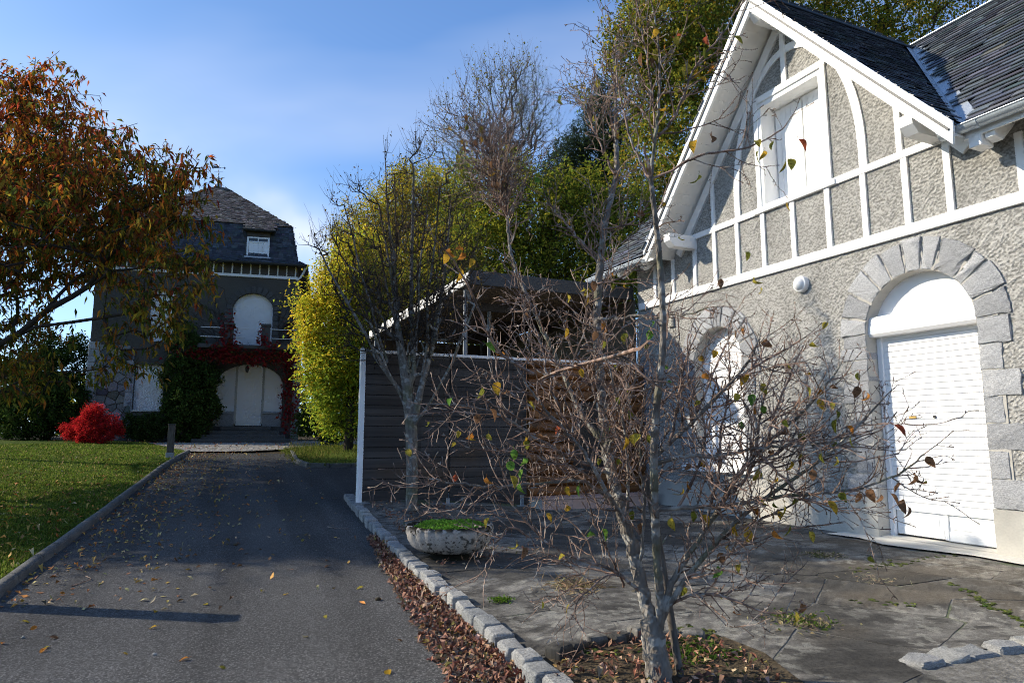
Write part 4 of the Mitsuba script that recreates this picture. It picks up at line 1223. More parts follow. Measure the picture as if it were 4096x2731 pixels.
# finial with weather vane
fl = num(oh + '__weather_vane'); put(fl, H2.m(lathe([(.20, 14.0), (.18, 14.04), (.07, 14.22), (.05, 14.36), (.05, 14.38), (.025, 14.40), (.025, 14.44), (.06, 14.48), (.065, 14.52), (.05, 14.56), (.02, 14.59), (.02, 14.66), (.038, 14.69), (.038, 14.72), (.015, 14.75), (.015, 15.1), (.004, 15.35)], 14, (-2.45, 4.1, 0))), 'mat_lead', 40)
tag(fl, 'pale lead finial with a small iron weather vane on the ridge')
vn = MB(); vn.add(*boxv(-2.47, -2.12, 4.09, 4.11, 15.04, 15.06)); vn.add(*extrude(Polygon([(-2.12, 15.05), (-2.2, 15.12), (-2.2, 14.98)]), 4.08, 4.12)); vn.add(*extrude(Polygon([(-2.78, 15.13), (-2.47, 15.10), (-2.47, 15.02), (-2.78, 14.99), (-2.7, 15.06)]), 4.08, 4.12))
for sx in (-1, 1): vn.add(*boxv(-2.45 + min(0, sx * .22), -2.45 + max(0, sx * .22), 4.095, 4.105, 14.82, 14.83)); vn.add(*boxv(-2.455, -2.445, 4.1 + min(0, sx * .22), 4.1 + max(0, sx * .22), 14.82, 14.83))
part(fl, 'arrow', H2.m(vn.mesh()), 'mat_iron')
# balcony
bl = num(oh + '__balcony'); put(bl, H2.m(boxv(-2.0, 1.95, -1.25, .0, 5.16, 5.33, .02)), 'mat_old_stone'); tag(bl, 'stone balcony with white rails above the entrance')
for u in (-.82, .66):
    k = part(bl, 'pillar', H2.m(boxv(u - .16, u + .16, -1.16, -.84, 5.33, 6.16, .015)), 'mat_old_stone'); part(k, 'cap', H2.m(boxv(u - .20, u + .20, -1.2, -.80, 6.162, 6.27, .012)), 'mat_old_stone')
for (a, b) in ((-1.95, -.985), (-.655, .495), (.825, 1.9)):
    for z in (5.66, 6.06): part(bl, 'rail', H2.m(tube([(a, -1.0, z), (b, -1.0, z)], .018, 8)), 'mat_white_pvc', 50)
for k, (z, n, w) in enumerate(((1.92, .42, 1.0), (1.72, .85, 1.35), (1.55, 1.25, 1.62), (1.38, 1.65, 1.9))):
    part(oh, 'step', H2.m(boxv(-w - .05, w, -n, .05 if k == 0 else -n + .45, z - .20, z - .01, .015)), 'mat_old_stone')
part(oh, 'plinth', H2.m(boxv(A0, A1, -.06, .0, .8, 1.9)), 'mat_old_stone')
hl = num(oh + '__lantern'); put(hl, H2.m(lathe([(.0, 4.55), (.06, 4.5), (.09, 4.42), (.06, 4.28), (.02, 4.22), (0, 4.2)], 6, (-.1, -.3, 0))), 'mat_iron'); tag(hl, 'small dark lantern hanging under the balcony')


# ------------------------------------------------------------------ tree builder
def sphere_pts(spheres, n, r, shell=.45):
    S = np.array([[*at(u, v, Y), R] for u, v, Y, R in spheres]); wt = S[:, 3] ** 2.4; i = r.choice(len(S), n, p=wt / wt.sum())
    d = unit(r.normal(size=(n, 3))); rad = (shell + (1 - shell) * r.random(n)) ** .8 * (1 + r.normal(size=n) * .06)
    return S[i, :3] + d * (rad * S[i, 3])[:, None]


def skeleton(seeds, tips, r, step=.5, wob=.12, tip_r=.006, pw=2.3, lazy=.35):
    """joins the tips one by one to the growing tree; returns segments (A, B, ra, rb) and the tips' directions"""
    nodes, par, plen = [], [], []
    for line in seeds:
        base = None
        for k, p in enumerate(line):
            p = np.asarray(p, float)
            if k == 0 and nodes:
                d = np.linalg.norm(np.array(nodes) - p, axis=1); base = int(np.argmin(d))
                if d[base] < 1e-6: continue
            nodes.append(p); par.append(base if base is not None else -1); plen.append(0 if base is None else plen[base] + np.linalg.norm(p - nodes[base])); base = len(nodes) - 1
    cap = len(nodes) + len(tips) * 12
    N = np.zeros((cap, 3)); N[:len(nodes)] = nodes; PL = np.zeros(cap); PL[:len(nodes)] = plen; cnt = len(nodes)
    root = N[0].copy()
    order = np.argsort(np.linalg.norm(tips - root, axis=1))
    tipid = []
    for t in order:
        p = tips[t]
        d = np.linalg.norm(N[:cnt] - p, axis=1)
        # prefer nodes lower than the tip and short ways to the root
        cost = d + lazy * .35 * PL[:cnt] + .4 * np.maximum(0, N[:cnt, 2] - p[2])
        b = int(np.argmin(cost)); L = d[b]; m = max(1, int(L / step)); m = min(m, 10)
        prev = b; a = N[b].copy()
        for k in range(1, m + 1):
            q = a + (p - a) * k / m
            if k < m: q = q + r.normal(size=3) * wob * L / m + np.array([0, 0, -.10 * L * math.sin(math.pi * k / m)])
            N[cnt] = q; par.append(prev); PL[cnt] = PL[prev] + np.linalg.norm(q - N[prev]); prev = cnt; cnt += 1
        tipid.append(prev)
    N = N[:cnt]; par = np.array(par)
    w = np.zeros(cnt); w[tipid] = 1.0
    for k in range(cnt - 1, -1, -1):
        if w[k] == 0: w[k] = 1.0
        if par[k] >= 0: w[par[k]] += w[k]
    rad = tip_r * w ** (1 / pw)
    ch = np.nonzero(par >= 0)[0]
    A, B = N[par[ch]], N[ch]
    return A, B, np.minimum(rad[par[ch]], rad[ch] * 1.6), rad[ch], N[tipid], unit(N[tipid] - N[par[tipid]])


def tree(name, label, spheres, base, ntips, per, leaf, pal, pw, cat='tree', seeds=None, seed=1, tip_r=.006, bark='mat_dark_bark', lm='mat_leaf', spread=.35, hang=0.0,
         colfn=None, twig_m=None, whip=0.0, quad=True, shell=.4, step=.6, keep=None, jit=.45, wob=.12, group=None, lazy=.35, sides=4):
    r = np.random.default_rng(seed)
    t = thing(name, label, cat, group)
    tips = sphere_pts(spheres, ntips, r, shell)
    if keep is not None: tips = tips[keep(tips)]
    base = np.asarray(base, float)
    if seeds is None:
        top = tips[:, :].mean(0); seeds = [[base, base * .6 + top * .4 + r.normal(size=3) * .15, base * .25 + top * .75]]
        seeds = [list(resample(seeds[0], 6))]
    A, B, ra, rb, P, D = skeleton(seeds, tips, r, step, wob, tip_r, lazy=lazy)
    if whip:
        E_ = P + unit(D * .6 + r.normal(size=D.shape) * .12 + [0, 0, .75]) * (whip * r.uniform(.3, 1, len(P)) ** 1.5)[:, None]
        A, B, ra, rb = np.vstack([A, P]), np.vstack([B, E_]), np.r_[ra, np.full(len(P), tip_r * .9)], np.r_[rb, np.full(len(P), tip_r * .35)]
        h = r.random(len(P)) < .5; P = np.where(h[:, None], E_, P)
    big = ra > tip_r * 5
    part(t, 'trunk', prisms(A[big], B[big] + (B[big] - A[big]) * .04, ra[big], rb[big], 7), bark, True)
    part(t, 'twigs', prisms(A[~big], B[~big], ra[~big], rb[~big], sides), twig_m or bark, False, kind='stuff')
    if per > 0:
        n = len(P) * per; i = np.repeat(np.arange(len(P)), per)
        back = r.random(n) ** .8 * spread * 1.6
        p = P[i] - D[i] * back[:, None] + r.normal(size=(n, 3)) * spread * jit
        d = unit(D[i] * .7 + r.normal(size=(n, 3)) * .8 + [0, 0, -hang])
        L = leaf[0] * r.uniform(.7, 1.3, n); c = pick(pal, pw, n, r) if colfn is None else colfn(p, n, r)
        v, f, c = leaf_mesh(p, d, L, L * leaf[1], c, .2, hang * .25, r, quad)
        part(t, 'leaves', (v, f), lm, False, c, kind='stuff')
    return t


# ------------------------------------------------------------------ the orange cherry tree at the left
ZL = lambda zx, zy: (zx / 1.568 / 1.7415, (600 + zy / 1.568) / 1.7415)
cb = np.array([-11.6, 12.4, float(ground(-11.6, 12.4))])


def limb(pts, Y0, Y1):
    return [at(*ZL(*p), Y0 + (Y1 - Y0) * k / (len(pts) - 1)) for k, p in enumerate(pts)]


fork = np.array([-11.2, 12.3, 3.2])
limbs = [[cb, cb + [.1, 0, 1.2], cb + [.25, -.05, 2.2], fork],
         [fork] + limb([(-60, 1250), (120, 1150), (300, 1000), (450, 920), (560, 850), (620, 760), (650, 690), (750, 610), (790, 500), (830, 390), (950, 340), (1060, 300)], 12.1, 11.0),
         [fork] + limb([(-40, 1240), (220, 1110), (450, 1080), (650, 1050), (850, 1015)], 12.2, 11.2),
         [fork, fork + [.1, .1, 1.0]] + limb([(-40, 800), (100, 660), (230, 600), (530, 610)], 12.4, 12.0),
         [fork + [.1, .1, 1.0], fork + [.2, .2, 2.0]] + limb([(100, 560), (200, 460), (350, 360), (470, 280), (580, 200), (850, 60)], 12.4, 11.5),
         [fork + [.2, .2, 2.0], fork + [.3, .4, 3.4]] + limb([(60, 100), (180, -250), (220, -480)], 12.6, 12.6),
         limb([(580, 845), (700, 760), (900, 740), (1090, 740)], 11.7, 11.0)]
ch_s = [(60, 330, 12.5, 1.7), (95, 215, 12.5, .8), (120, 150, 12.5, .35), (20, 170, 12.5, .5), (230, 390, 12, 1.25), (320, 380, 11.5, 1.0), (400, 430, 11.3, .85), (450, 390, 11.2, .45), (120, 520, 12.5, 1.5), (300, 530, 12, 1.2), (420, 540, 11.3, .8),
        (430, 650, 11.2, .75), (470, 620, 11.1, .45), (340, 690, 12, .8), (400, 740, 11.4, .55), (40, 650, 13, .9), (50, 810, 13, .7), (300, 800, 11.8, .5), (270, 850, 11.7, .4), (120, 830, 12, .5), (30, 860, 12.2, .6), (90, 870, 12.0, .4),
        (-150, 350, 12.5, 2.3), (-150, 650, 13, 2.2), (-60, 420, 9.9, 1.3), (90, 450, 14.6, 1.9), (210, 560, 14.2, 1.3), (160, 320, 13.6, 1.2), (330, 480, 13.2, 1.1), (375, 880, 11.6, .22)]


ch_s = [(u, v, Y - .5, R * .97) for u, v, Y, R in ch_s] + [(100, 420, 16.5, 2.0), (-120, 500, 15.5, 2.4), (-260, 620, 14, 2.0)]


def cherry_col(p, n, r):
    hi = np.clip((p[:, 2] - 3.2) / 4.2, 0, 1)
    c = pick([(.50, .12, .03), (.52, .21, .03), (.50, .31, .04), (.09, .105, .022), (.36, .065, .035), (.20, .085, .03)], [3.4, 3, 1.2, 3, 2, 1.8], n, r)
    y = pick([(.42, .28, .03), (.28, .23, .03), (.14, .145, .025), (.42, .16, .03), (.075, .095, .02), (.18, .09, .03)], [1.5, 1.5, 2, 1.5, 3, 2], n, r)
    k = (r.random(n) < hi)[:, None]
    return np.where(k, c, y)


tree('cherry_tree', 'large tree with drooping orange, red and green autumn leaves at the left', ch_s, cb, 3500, 17, (.125, .33), None, None, seeds=limbs, seed=3, tip_r=.0042, spread=.33, jit=.13, hang=1.15, lm='mat_cherry_leaf', colfn=cherry_col, quad=False, shell=.25, step=.35, wob=.16)

# ------------------------------------------------------------------ trees behind
YEL = [(.50, .41, .04), (.38, .38, .04), (.24, .29, .035), (.52, .36, .04)]
OAK = [(.16, .20, .03), (.25, .26, .035), (.42, .34, .04), (.11, .15, .025), (.48, .30, .04)]
gz_ = lambda x, y: [x, y, float(ground(x, y))]


def px_base(u, Y, dx=0):
    p = at(u, 1000, Y); return gz_(p[0] + dx, p[1])


tree('hornbeam_tree', 'dense yellow green tree right of the stone house, behind the screen end', [(790, 640, 24, 1.15), (750, 730, 24, 1.15), (725, 800, 24, .75), (790, 820, 24, 1.2), (760, 900, 24, .85), (840, 740, 24.3, 1.2), (800, 955, 24, .5), (860, 650, 24.5, 1.0), (860, 860, 24.5, 1.0), (700, 690, 23.8, .45), (815, 560, 24, .7), (700, 850, 23.8, .35), (745, 960, 23.7, .3)],
     px_base(800, 24), 2100, 28, (.12, .5), None, None, seed=5, spread=.40, hang=.3, shell=.35,
     colfn=lambda p, n, r: np.where((r.random(n) < np.clip((p[:, 2] - 2.2) / 3.2, .12, .95))[:, None], pick([(.72, .60, .05), (.55, .55, .05), (.36, .42, .045), (.74, .52, .05)], [3, 3, 1.5, 2], n, r), pick([(.30, .40, .05), (.42, .48, .055), (.18, .26, .035)], [2, 2, 1], n, r)))
tree('yellow_ash_tree', 'tall twiggy tree with thin yellow leaves behind the hornbeam', [(870, 500, 32, 2.0), (960, 470, 32, 2.2), (1020, 540, 31, 1.8), (830, 580, 32, 1.6), (920, 600, 31, 2.0), (780, 530, 32, .8), (1000, 600, 30, 2.2), (900, 660, 31, 1.8), (1080, 560, 30, 1.6), (1010, 430, 33, 1.6), (930, 400, 32.5, 1.0)],
     px_base(930, 32), 2300, 26, (.13, .5), YEL, [3, 2, 1, 2], seed=6, bark='mat_grey_twig', spread=.45, hang=.2, shell=.2, tip_r=.010, keep=lambda t: t[:, 2] > 3)
tree('bare_oak_tree', 'almost leafless spreading oak against the blue sky', [(1180, 170, 37, 1.9), (1110, 190, 37, 1.7), (1200, 240, 37, 2.4), (1090, 280, 37, 2.0), (1170, 330, 37, 2.3), (1020, 310, 37, 1.4), (1010, 240, 37, .9), (1060, 370, 37, 1.8), (990, 330, 37, .6), (1230, 300, 37, 1.8), (960, 350, 37, .8), (1000, 400, 37, 1.2), (1215, 140, 37, .7), (1110, 150, 37, .6)],
     px_base(1200, 37), 2600, 1, (.13, .6), [(.16, .17, .03), (.24, .20, .04)], [1, 1], seed=7, bark='mat_grey_twig', whip=1.1, spread=.4, shell=.0, tip_r=.0066, wob=.10, lazy=1.3, step=.9, sides=3)
tree('wisteria_clad_tree', 'bushy olive green tree rising behind the carport', [(1120, 440, 25, 1.7), (1220, 480, 24, 1.8), (1330, 480, 24, 1.8), (1110, 550, 24, 1.5), (1290, 570, 24, 1.6), (1430, 560, 23, 1.2), (1460, 470, 24, 1.2), (1380, 640, 23, 1.2), (1180, 640, 23.5, 1.4), (1060, 480, 25.5, 1.0), (1500, 520, 24.5, .8), (1200, 390, 25, .8)],
     px_base(1300, 25), 1900, 24, (.14, .5), [(.18, .22, .03), (.29, .285, .035), (.105, .14, .02), (.40, .35, .04)], [3, 3, 2, 1], seed=8, spread=.42, hang=.5, shell=.35)
tree('dark_conifer', 'dark blue green conifer with a pointed top between the oaks', [(1385, 160, 31, .25), (1383, 190, 31, .5), (1380, 230, 31, .8), (1375, 290, 31, 1.2), (1370, 360, 31, 1.5), (1360, 440, 31, 1.7), (1310, 300, 30.5, .35), (1305, 340, 30.5, .8), (1290, 400, 30.5, 1.2), (1420, 330, 31.5, 1.2)],
     px_base(1370, 31), 1500, 24, (.16, .28), [(.028, .05, .03), (.04, .07, .035), (.05, .075, .03)], [1, 1, 1], seed=9, spread=.30, hang=.3, shell=.3)
tree('large_oak_tree', 'large oak with green and yellow leaves above the gabled roof', [(1470, 130, 26, 1.7), (1440, 60, 26, 1.1), (1540, 60, 26, 2.2), (1600, 180, 26, 2.2), (1490, 260, 26.5, 1.5), (1560, 330, 26, 1.9), (1660, 40, 27, 2.4), (1530, 430, 26, 1.5), (1420, 180, 26, .6), (1400, 110, 26, .5), (1330, 200, 26.5, .5), (1440, 380, 26, 1.0), (1500, -80, 27, 2.5), (1700, -120, 28, 3), (1600, 480, 26, 1.5)],
     px_base(1650, 27, 1), 2600, 24, (.15, .6), OAK, [3, 3, 2, 2, 1], seed=10, spread=.48, shell=.3, wob=.16)
tree('rear_oak_tree', 'oak with green and orange leaves seen between the two slate roofs', [(1850, 20, 29, 2.3), (1980, 40, 29, 2.2), (2080, 30, 30, 2.3), (2200, -20, 30, 2.4), (1900, -120, 30, 3), (2100, -150, 31, 3), (2000, 150, 30, 2.2)],
     px_base(2000, 30), 1300, 22, (.16, .6), OAK, [3, 3, 2, 2, 2], seed=12, spread=.5, shell=.3)
tree('rear_hedge_tree', 'dark leafy tree filling the gap behind the carport', [(1000, 650, 27, 1.6), (1120, 680, 26, 1.6), (1280, 690, 26, 1.6), (1420, 680, 26, 1.6), (900, 760, 27, 1.6), (1010, 800, 27, 1.8), (1150, 820, 27, 1.8), (1300, 830, 27, 1.8), (1500, 620, 27, 1.6), (1480, 560, 26, 1.5), (1440, 600, 25.5, 1.4), (1530, 540, 27, 1.3)],
     px_base(1150, 27.5), 1300, 22, (.16, .55), [(.15, .19, .03), (.30, .31, .04), (.09, .12, .02), (.48, .41, .04)], [3, 2, 2, 1.3], seed=13, spread=.45)
# shrubs before the stone house
tree('red_maple', 'low dome of a Japanese maple with bright crimson leaves on the lawn edge', [(210, 968, 26, .55), (175, 980, 26, .45), (250, 975, 26, .45), (150, 990, 26, .25), (275, 985, 26, .25), (200, 995, 25.6, .4), (240, 995, 25.6, .4), (215, 945, 26, .4)],
     px_base(215, 26), 520, 40, (.075, .30), [(.55, .022, .03), (.40, .018, .028), (.66, .06, .04), (.22, .012, .02)], [3, 2, 2, 1], 'shrub', seed=14, spread=.12, hang=.35, shell=.5, tip_r=.004, step=.25, keep=lambda t: t[:, 2] > 1.25)
EVG = [(.030, .055, .014), (.05, .085, .02), (.08, .12, .03)]
tree('tall_evergreen', 'tall glossy green evergreen shrub beside the arched entrance of the stone house', [(430, 800, 28.6, .75), (420, 860, 28.6, .95), (435, 920, 28.5, 1.05), (430, 970, 28.5, .95), (455, 870, 28.6, .9), (400, 930, 28.4, .6), (470, 940, 28.6, .7), (425, 760, 28.7, .45)],
     px_base(435, 28.7), 1000, 30, (.11, .55), EVG, [2, 3, 1.3], 'shrub', seed=15, lm='mat_gloss_leaf', spread=.18, shell=.55, keep=lambda t: t[:, 2] > 1.15)
tree('dark_hedge', 'wide dark evergreen hedge shading the left corner of the stone house', [(110, 850, 28.5, 1.2), (60, 880, 28.5, 1.3), (160, 830, 28.8, 1.0), (150, 920, 28.3, 1.3), (80, 950, 28.3, 1.3), (190, 970, 28.3, .9), (30, 960, 28.5, .9), (200, 900, 28.8, .6), (180, 790, 29, .5), (100, 790, 29, .8)],
     px_base(110, 28.8), 1300, 30, (.12, .5), EVG, [3, 2, .6], 'hedge', seed=16, lm='mat_gloss_leaf', spread=.2, shell=.5, keep=lambda t: t[:, 2] > 1.15)
tree('low_hedge', 'low clipped dark hedge under the ground floor window of the stone house', [(305, 975, 28, .55), (335, 975, 28, .55), (362, 978, 28, .5), (320, 990, 27.8, .45), (350, 990, 27.8, .45)],
     px_base(330, 28), 420, 30, (.07, .5), EVG, [3, 2, .5], 'hedge', seed=17, lm='mat_gloss_leaf', spread=.12, shell=.5, keep=lambda t: t[:, 2] > 1.15, step=.3)
tree('right_shrub', 'shadowy green shrub at the right corner of the stone house', [(710, 960, 28, .6), (740, 985, 27.6, .5), (690, 985, 28, .45), (780, 985, 27, .6), (820, 975, 27, .7)], px_base(740, 28), 380, 26, (.1, .5), EVG, [3, 2, 1], 'shrub', seed=18, lm='mat_gloss_leaf', spread=.18, keep=lambda t: t[:, 2] > 1.15)

# Virginia creeper on the stone house
vc = thing('virginia_creeper', 'crimson Virginia creeper climbing the balcony and arched entrance of the stone house', 'climbing plant')
r5 = np.random.default_rng(31)
cl = []      # (u, z, n, spread u, spread z, count)
for u, z, n, su, sz, k in [(-.84, 5.85, 1.05, .17, .34, 420), (-.80, 5.35, 1.22, .30, .12, 160), (.50, 5.6, 1.1, .08, .30, 110), (.80, 5.35, 1.22, .25, .16, 130), (-1.6, 4.95, 1.15, .55, .14, 420), (-.6, 4.85, 1.22, .5, .16, 380), (.4, 4.85, 1.22, .5, .18, 380), (1.3, 4.85, 1.1, .5, .2, 330), (-.95, 5.1, 1.27, .2, .2, 160), (1.75, 4.4, .5, .2, .5, 380), (1.72, 3.4, .35, .22, .6, 420), (1.75, 2.5, .35, .22, .5, 360), (-1.65, 2.9, .25, .08, .5, 120), (1.6, 6.3, .1, .12, .3, 70), (0, 4.62, 1.1, 1.2, .06, 200)]:
    k = int(k * .55)
    cl.append(np.stack([u + r5.normal(size=k) * su, -(n + r5.random(k) * .12), z + r5.normal(size=k) * sz], 1))
cl = np.vstack(cl); n = len(cl)
deep = np.clip((5.0 - cl[:, 2]) / 3, 0, 1)
cc = pick([(.30, .022, .028), (.22, .018, .026), (.34, .05, .03), (.18, .06, .03), (.11, .08, .025)], [3, 3, 1.5, 1.2, .8], n, r5)
v, f, c = leaf_mesh(H2(cl), unit(r5.normal(size=(n, 3)) * [1, 1, .5] + [.2, -.5, -.5]), r5.uniform(.09, .16, n), r5.uniform(.09, .14, n), cc, .12, .2, r5, False)
part(vc, 'leaves', (v, f), 'mat_leaf', False, c, kind='stuff')
mb = MB()
for k in range(60):
    u, z = r5.uniform(-1.6, 1.7), r5.uniform(5.3, 6.5); p = [(u, -.02, z)]
    if -.95 < u < .9: u = 1.05 if r5.random() < .6 else -1.1; p = [(u, -.02, z)]
    ang = r5.uniform(.5, 2.6)
    for s in range(9):
        ang += r5.normal() * .35; nx, nz2 = p[-1][0] + .2 * math.cos(ang), p[-1][2] + .2 * abs(math.sin(ang))
        if nz2 > 8.6 or nx > 1.78 or nx < -3: break
        if -.9 < nx < .85 and nz2 < 7.85: break
        p.append((nx, -.015, nz2))
    if len(p) > 2: mb.add(*tube(p, np.linspace(.012, .005, len(p)), 4))
part(vc, 'bare_stems', H2.m(mb.mesh()), 'mat_dark_bark', kind='stuff')

# ------------------------------------------------------------------ foreground pear tree
r6 = np.random.default_rng(77)
R1 = lambda zx, zy: ((1700 + zx / 1.176) / 1.7415, (1500 + zy / 1.176) / 1.7415)
R2p = lambda zx, zy: ((1600 + zx / 1.0456) / 1.7415, (zy / 1.0456) / 1.7415)


def branch(fn, pts, Y0, Y1):
    return np.array([at(*fn(*p), Y0 + (Y1 - Y0) * k / (len(pts) - 1)) for k, p in enumerate(pts)])


pear = thing('pear_tree', 'nearly bare young pear tree with spotted yellow and brown leaves in the foreground', 'tree')
TY = 4.35
base_p = at(1515, 1568, 4.22); base_p[2] = float(ground(base_p[0], base_p[1])) + .03
trunk = np.vstack([[base_p + [0.02, -.02, -.1]], branch(R1, [(1105, 1430), (1092, 1370), (1076, 1250), (1055, 1140)], 4.26, TY)])
B_ = []      # (points, radius at start, radius at end, twig density)
B_.append((trunk, .072, .060, 0))
B_.append((np.vstack([trunk[-1:], branch(R1, [(1020, 1000), (985, 850), (940, 680), (885, 500), (850, 380), (838, 250), (830, 100)], TY, 4.75), branch(R2p, [(822, 1350), (825, 1250), (838, 1080), (855, 930), (890, 800), (912, 730), (905, 600), (900, 480), (903, 330), (905, 200)], 4.8, 5.3)]), .042, .006, 1.15))
B_.append((np.vstack([branch(R1, [(846, 330), (765, 230), (705, 130), (660, 0)], 4.62, 4.8), branch(R2p, [(590, 1370), (530, 1240), (475, 1130), (455, 1000), (440, 880), (458, 680), (465, 600), (530, 550)], 4.85, 5.2)]), .020, .004, 1.0))
B_.append((np.vstack([branch(R2p, [(465, 1000), (430, 860), (400, 720), (370, 600), (350, 540)], 5.0, 5.2)]), .009, .003, 11.8))
B_.append((np.vstack([branch(R1, [(1084, 1290), (1102, 1200)], 4.3, 4.31), branch(R1, [(1114, 1110), (1108, 1040), (1092, 900), (1080, 600), (1075, 400), (1082, 200), (1100, 30)], TY - .02, 4.05), branch(R2p, [(1104, 1480), (1100, 1280), (1085, 1060), (1064, 880), (1048, 740)], 4.0, 3.8)]), .028, .013, .35))
B_.append((branch(R2p, [(1048, 740), (1060, 640), (1075, 560), (1085, 320), (1085, 180), (1060, 60), (1040, -60)], 3.8, 3.75), .012, .003, .8))
B_.append((branch(R2p, [(1072, 580), (1130, 530), (1175, 440), (1210, 340), (1250, 240), (1330, 180), (1400, 60), (1440, -20)], 3.8, 3.6), .009, .003, 1.0))
B_.append((branch(R2p, [(1068, 600), (1062, 420), (1040, 280), (1010, 120), (985, -30)], 3.8, 3.8), .007, .003, .8))
B_.append((branch(R2p, [(1048, 745), (1000, 680), (960, 560), (930, 450), (905, 330), (900, 200)], 3.8, 3.95), .008, .003, .8))
B_.append((branch(R2p, [(1050, 750), (1150, 712), (1200, 665), (1280, 640), (1420, 630), (1500, 600), (1600, 552), (1650, 480)], 3.8, 3.5), .008, .0025, .5))
B_.append((branch(R2p, [(835, 1130), (790, 1030), (700, 950), (640, 880), (600, 800)], 4.9, 5.1), .010, .003, 1.8))
B_.append((branch(R2p, [(850, 960), (900, 960), (960, 940), (1010, 900), (1040, 860)], 4.9, 4.8), .009, .003, 1.8))
B_.append((branch(R2p, [(905, 740), (850, 640), (790, 480), (740, 400), (690, 370)], 5.0, 5.2), .008, .003, 1.8))
B_.append((branch(R2p, [(828, 1190), (900, 1180), (960, 1130), (1010, 1090)], 4.8, 4.6), .008, .003, 1.8))
B_.append((branch(R2p, [(830, 1330), (920, 1330), (1060, 1322), (1180, 1320), (1290, 1290)], 4.75, 4.2), .012, .004, .9))
Rr = [([(1075, 390), (1150, 320), (1250, 230), (1310, 170), (1380, 90), (1470, 10), (1540, -80), (1580, -200)], 4.2, 3.9, .013),
      ([(1080, 420), (1180, 375), (1300, 385), (1400, 390), (1500, 345), (1650, 335), (1850, 330), (2010, 290)], 4.2, 3.8, .011),
      ([(1104, 1190), (1120, 1100), (1160, 950), (1300, 760), (1420, 560), (1500, 420), (1600, 330), (1750, 200), (1900, 50), (1960, -60)], TY, 3.9, .017),
      ([(1104, 1180), (1135, 1090), (1230, 950), (1380, 770), (1500, 650), (1650, 540), (1780, 460), (1900, 370), (2020, 260), (2170, 95)], TY, 3.7, .014),
      ([(1085, 630), (1200, 620), (1400, 620), (1560, 590), (1700, 565), (1800, 560), (2000, 550), (2180, 490), (2310, 430), (2350, 370)], 4.2, 3.6, .010),
      ([(1560, 360), (1640, 430), (1750, 560), (1800, 600), (1880, 605), (1950, 590)], 4.0, 3.7, .007),
      ([(1106, 1120), (1220, 1030), (1350, 1020), (1450, 1050), (1550, 1105), (1680, 1130), (1770, 1095)], TY, 3.9, .008),
      ([(1300, 760), (1350, 600), (1390, 440), (1380, 300), (1420, 150), (1440, 20), (1430, -120)], 4.2, 4.1, .008),
      ([(1420, 570), (1520, 500), (1560, 380), (1570, 220), (1600, 60), (1660, -80)], 4.1, 4.0, .008),
      ([(1380, 770), (1530, 690), (1680, 640), (1800, 560)], 4.15, 3.9, .007),
      ([(1190, 620), (1250, 520), (1300, 400), (1330, 280), (1300, 150), (1240, 20), (1200, -90)], 4.15, 4.2, .007),
      ([(1230, 955), (1330, 900), (1430, 830), (1560, 760), (1700, 720), (1850, 705)], 4.2, 3.9, .007),
      ([(1150, 330), (1180, 200), (1200, 60), (1230, -100), (1300, -240)], 4.15, 4.2, .008),
      ([(1250, 235), (1330, 60), (1380, -80), (1440, -190)], 4.1, 4.1, .007),
      ([(1500, 425), (1640, 380), (1760, 300), (1880, 240)], 4.05, 3.8, .007),
      ([(1470, 15), (1560, -50), (1680, -110), (1790, -180)], 4.0, 3.8, .007),
      ([(1600, 330), (1640, 180), (1700, 40), (1760, -100)], 4.0, 3.8, .007)]
for p, a, b, w in Rr: B_.append((branch(R1, p, a, b), w * 1.3, .0034, 1.0))
Ll = [([(1040, 1050), (900, 900), (700, 870), (560, 790), (430, 640), (380, 560)], TY, 4.2, .008),
      ([(1000, 1000), (880, 910), (770, 1010), (680, 1080), (700, 1150), (740, 1195)], 4.35, 4.0, .005),
      ([(500, 760), (390, 690), (340, 780), (300, 890), (280, 960)], 4.2, 4.0, .005),
      ([(960, 730), (880, 600), (800, 500), (700, 490), (500, 510), (300, 530), (150, 510), (0, 485)], 4.5, 4.1, .010),
      ([(990, 830), (930, 650), (850, 560), (800, 420), (720, 330), (600, 200), (500, 80), (420, -60)], 4.45, 3.9, .013),
      ([(870, 470), (780, 420), (640, 370), (500, 280), (380, 200), (230, 140), (0, 135)], 4.55, 4.1, .009),
      ([(720, 330), (640, 190), (590, 60), (560, -90), (520, -220)], 4.3, 4.2, .007),
      ([(600, 200), (480, 220), (380, 180), (260, 100)], 4.15, 3.9, .006),
      ([(850, 380), (900, 250), (960, 120), (1000, 0), (1010, -150)], 4.6, 4.5, .009),
      ([(945, 690), (960, 520), (950, 330), (930, 180), (880, 60), (860, -100)], 4.5, 4.4, .010),
      ([(1000, 950), (1040, 700), (1020, 500), (1000, 300), (1030, 150), (1050, 0)], 4.4, 4.2, .010),
      ([(940, 1000), (890, 880), (800, 720), (760, 560)], 4.4, 4.3, .006),
      ([(700, 490), (600, 400), (420, 350), (280, 360), (180, 330)], 4.35, 4.1, .006),
      ([(830, 130), (760, 20), (690, -120), (640, -260)], 4.75, 4.8, .008)]
for p, a, b, w in Ll: B_.append((branch(R1, p, a, b), w * 1.3, .0034, 1.0))
B_.append((branch(R2p, [(560, 1560), (420, 1500), (365, 1380), (310, 1250), (260, 1130), (200, 1060)], 3.8, 3.4), .010, .003, .6))
Zc = lambda x, y: ((1400 + x / 1.307) / 1.7415, (950 + y / 1.307) / 1.7415)
B_.append((branch(Zc, [(985, 745), (1060, 705), (1180, 672), (1290, 640), (1410, 615), (1492, 585)], 4.35, 3.1), .007, .011, .4))


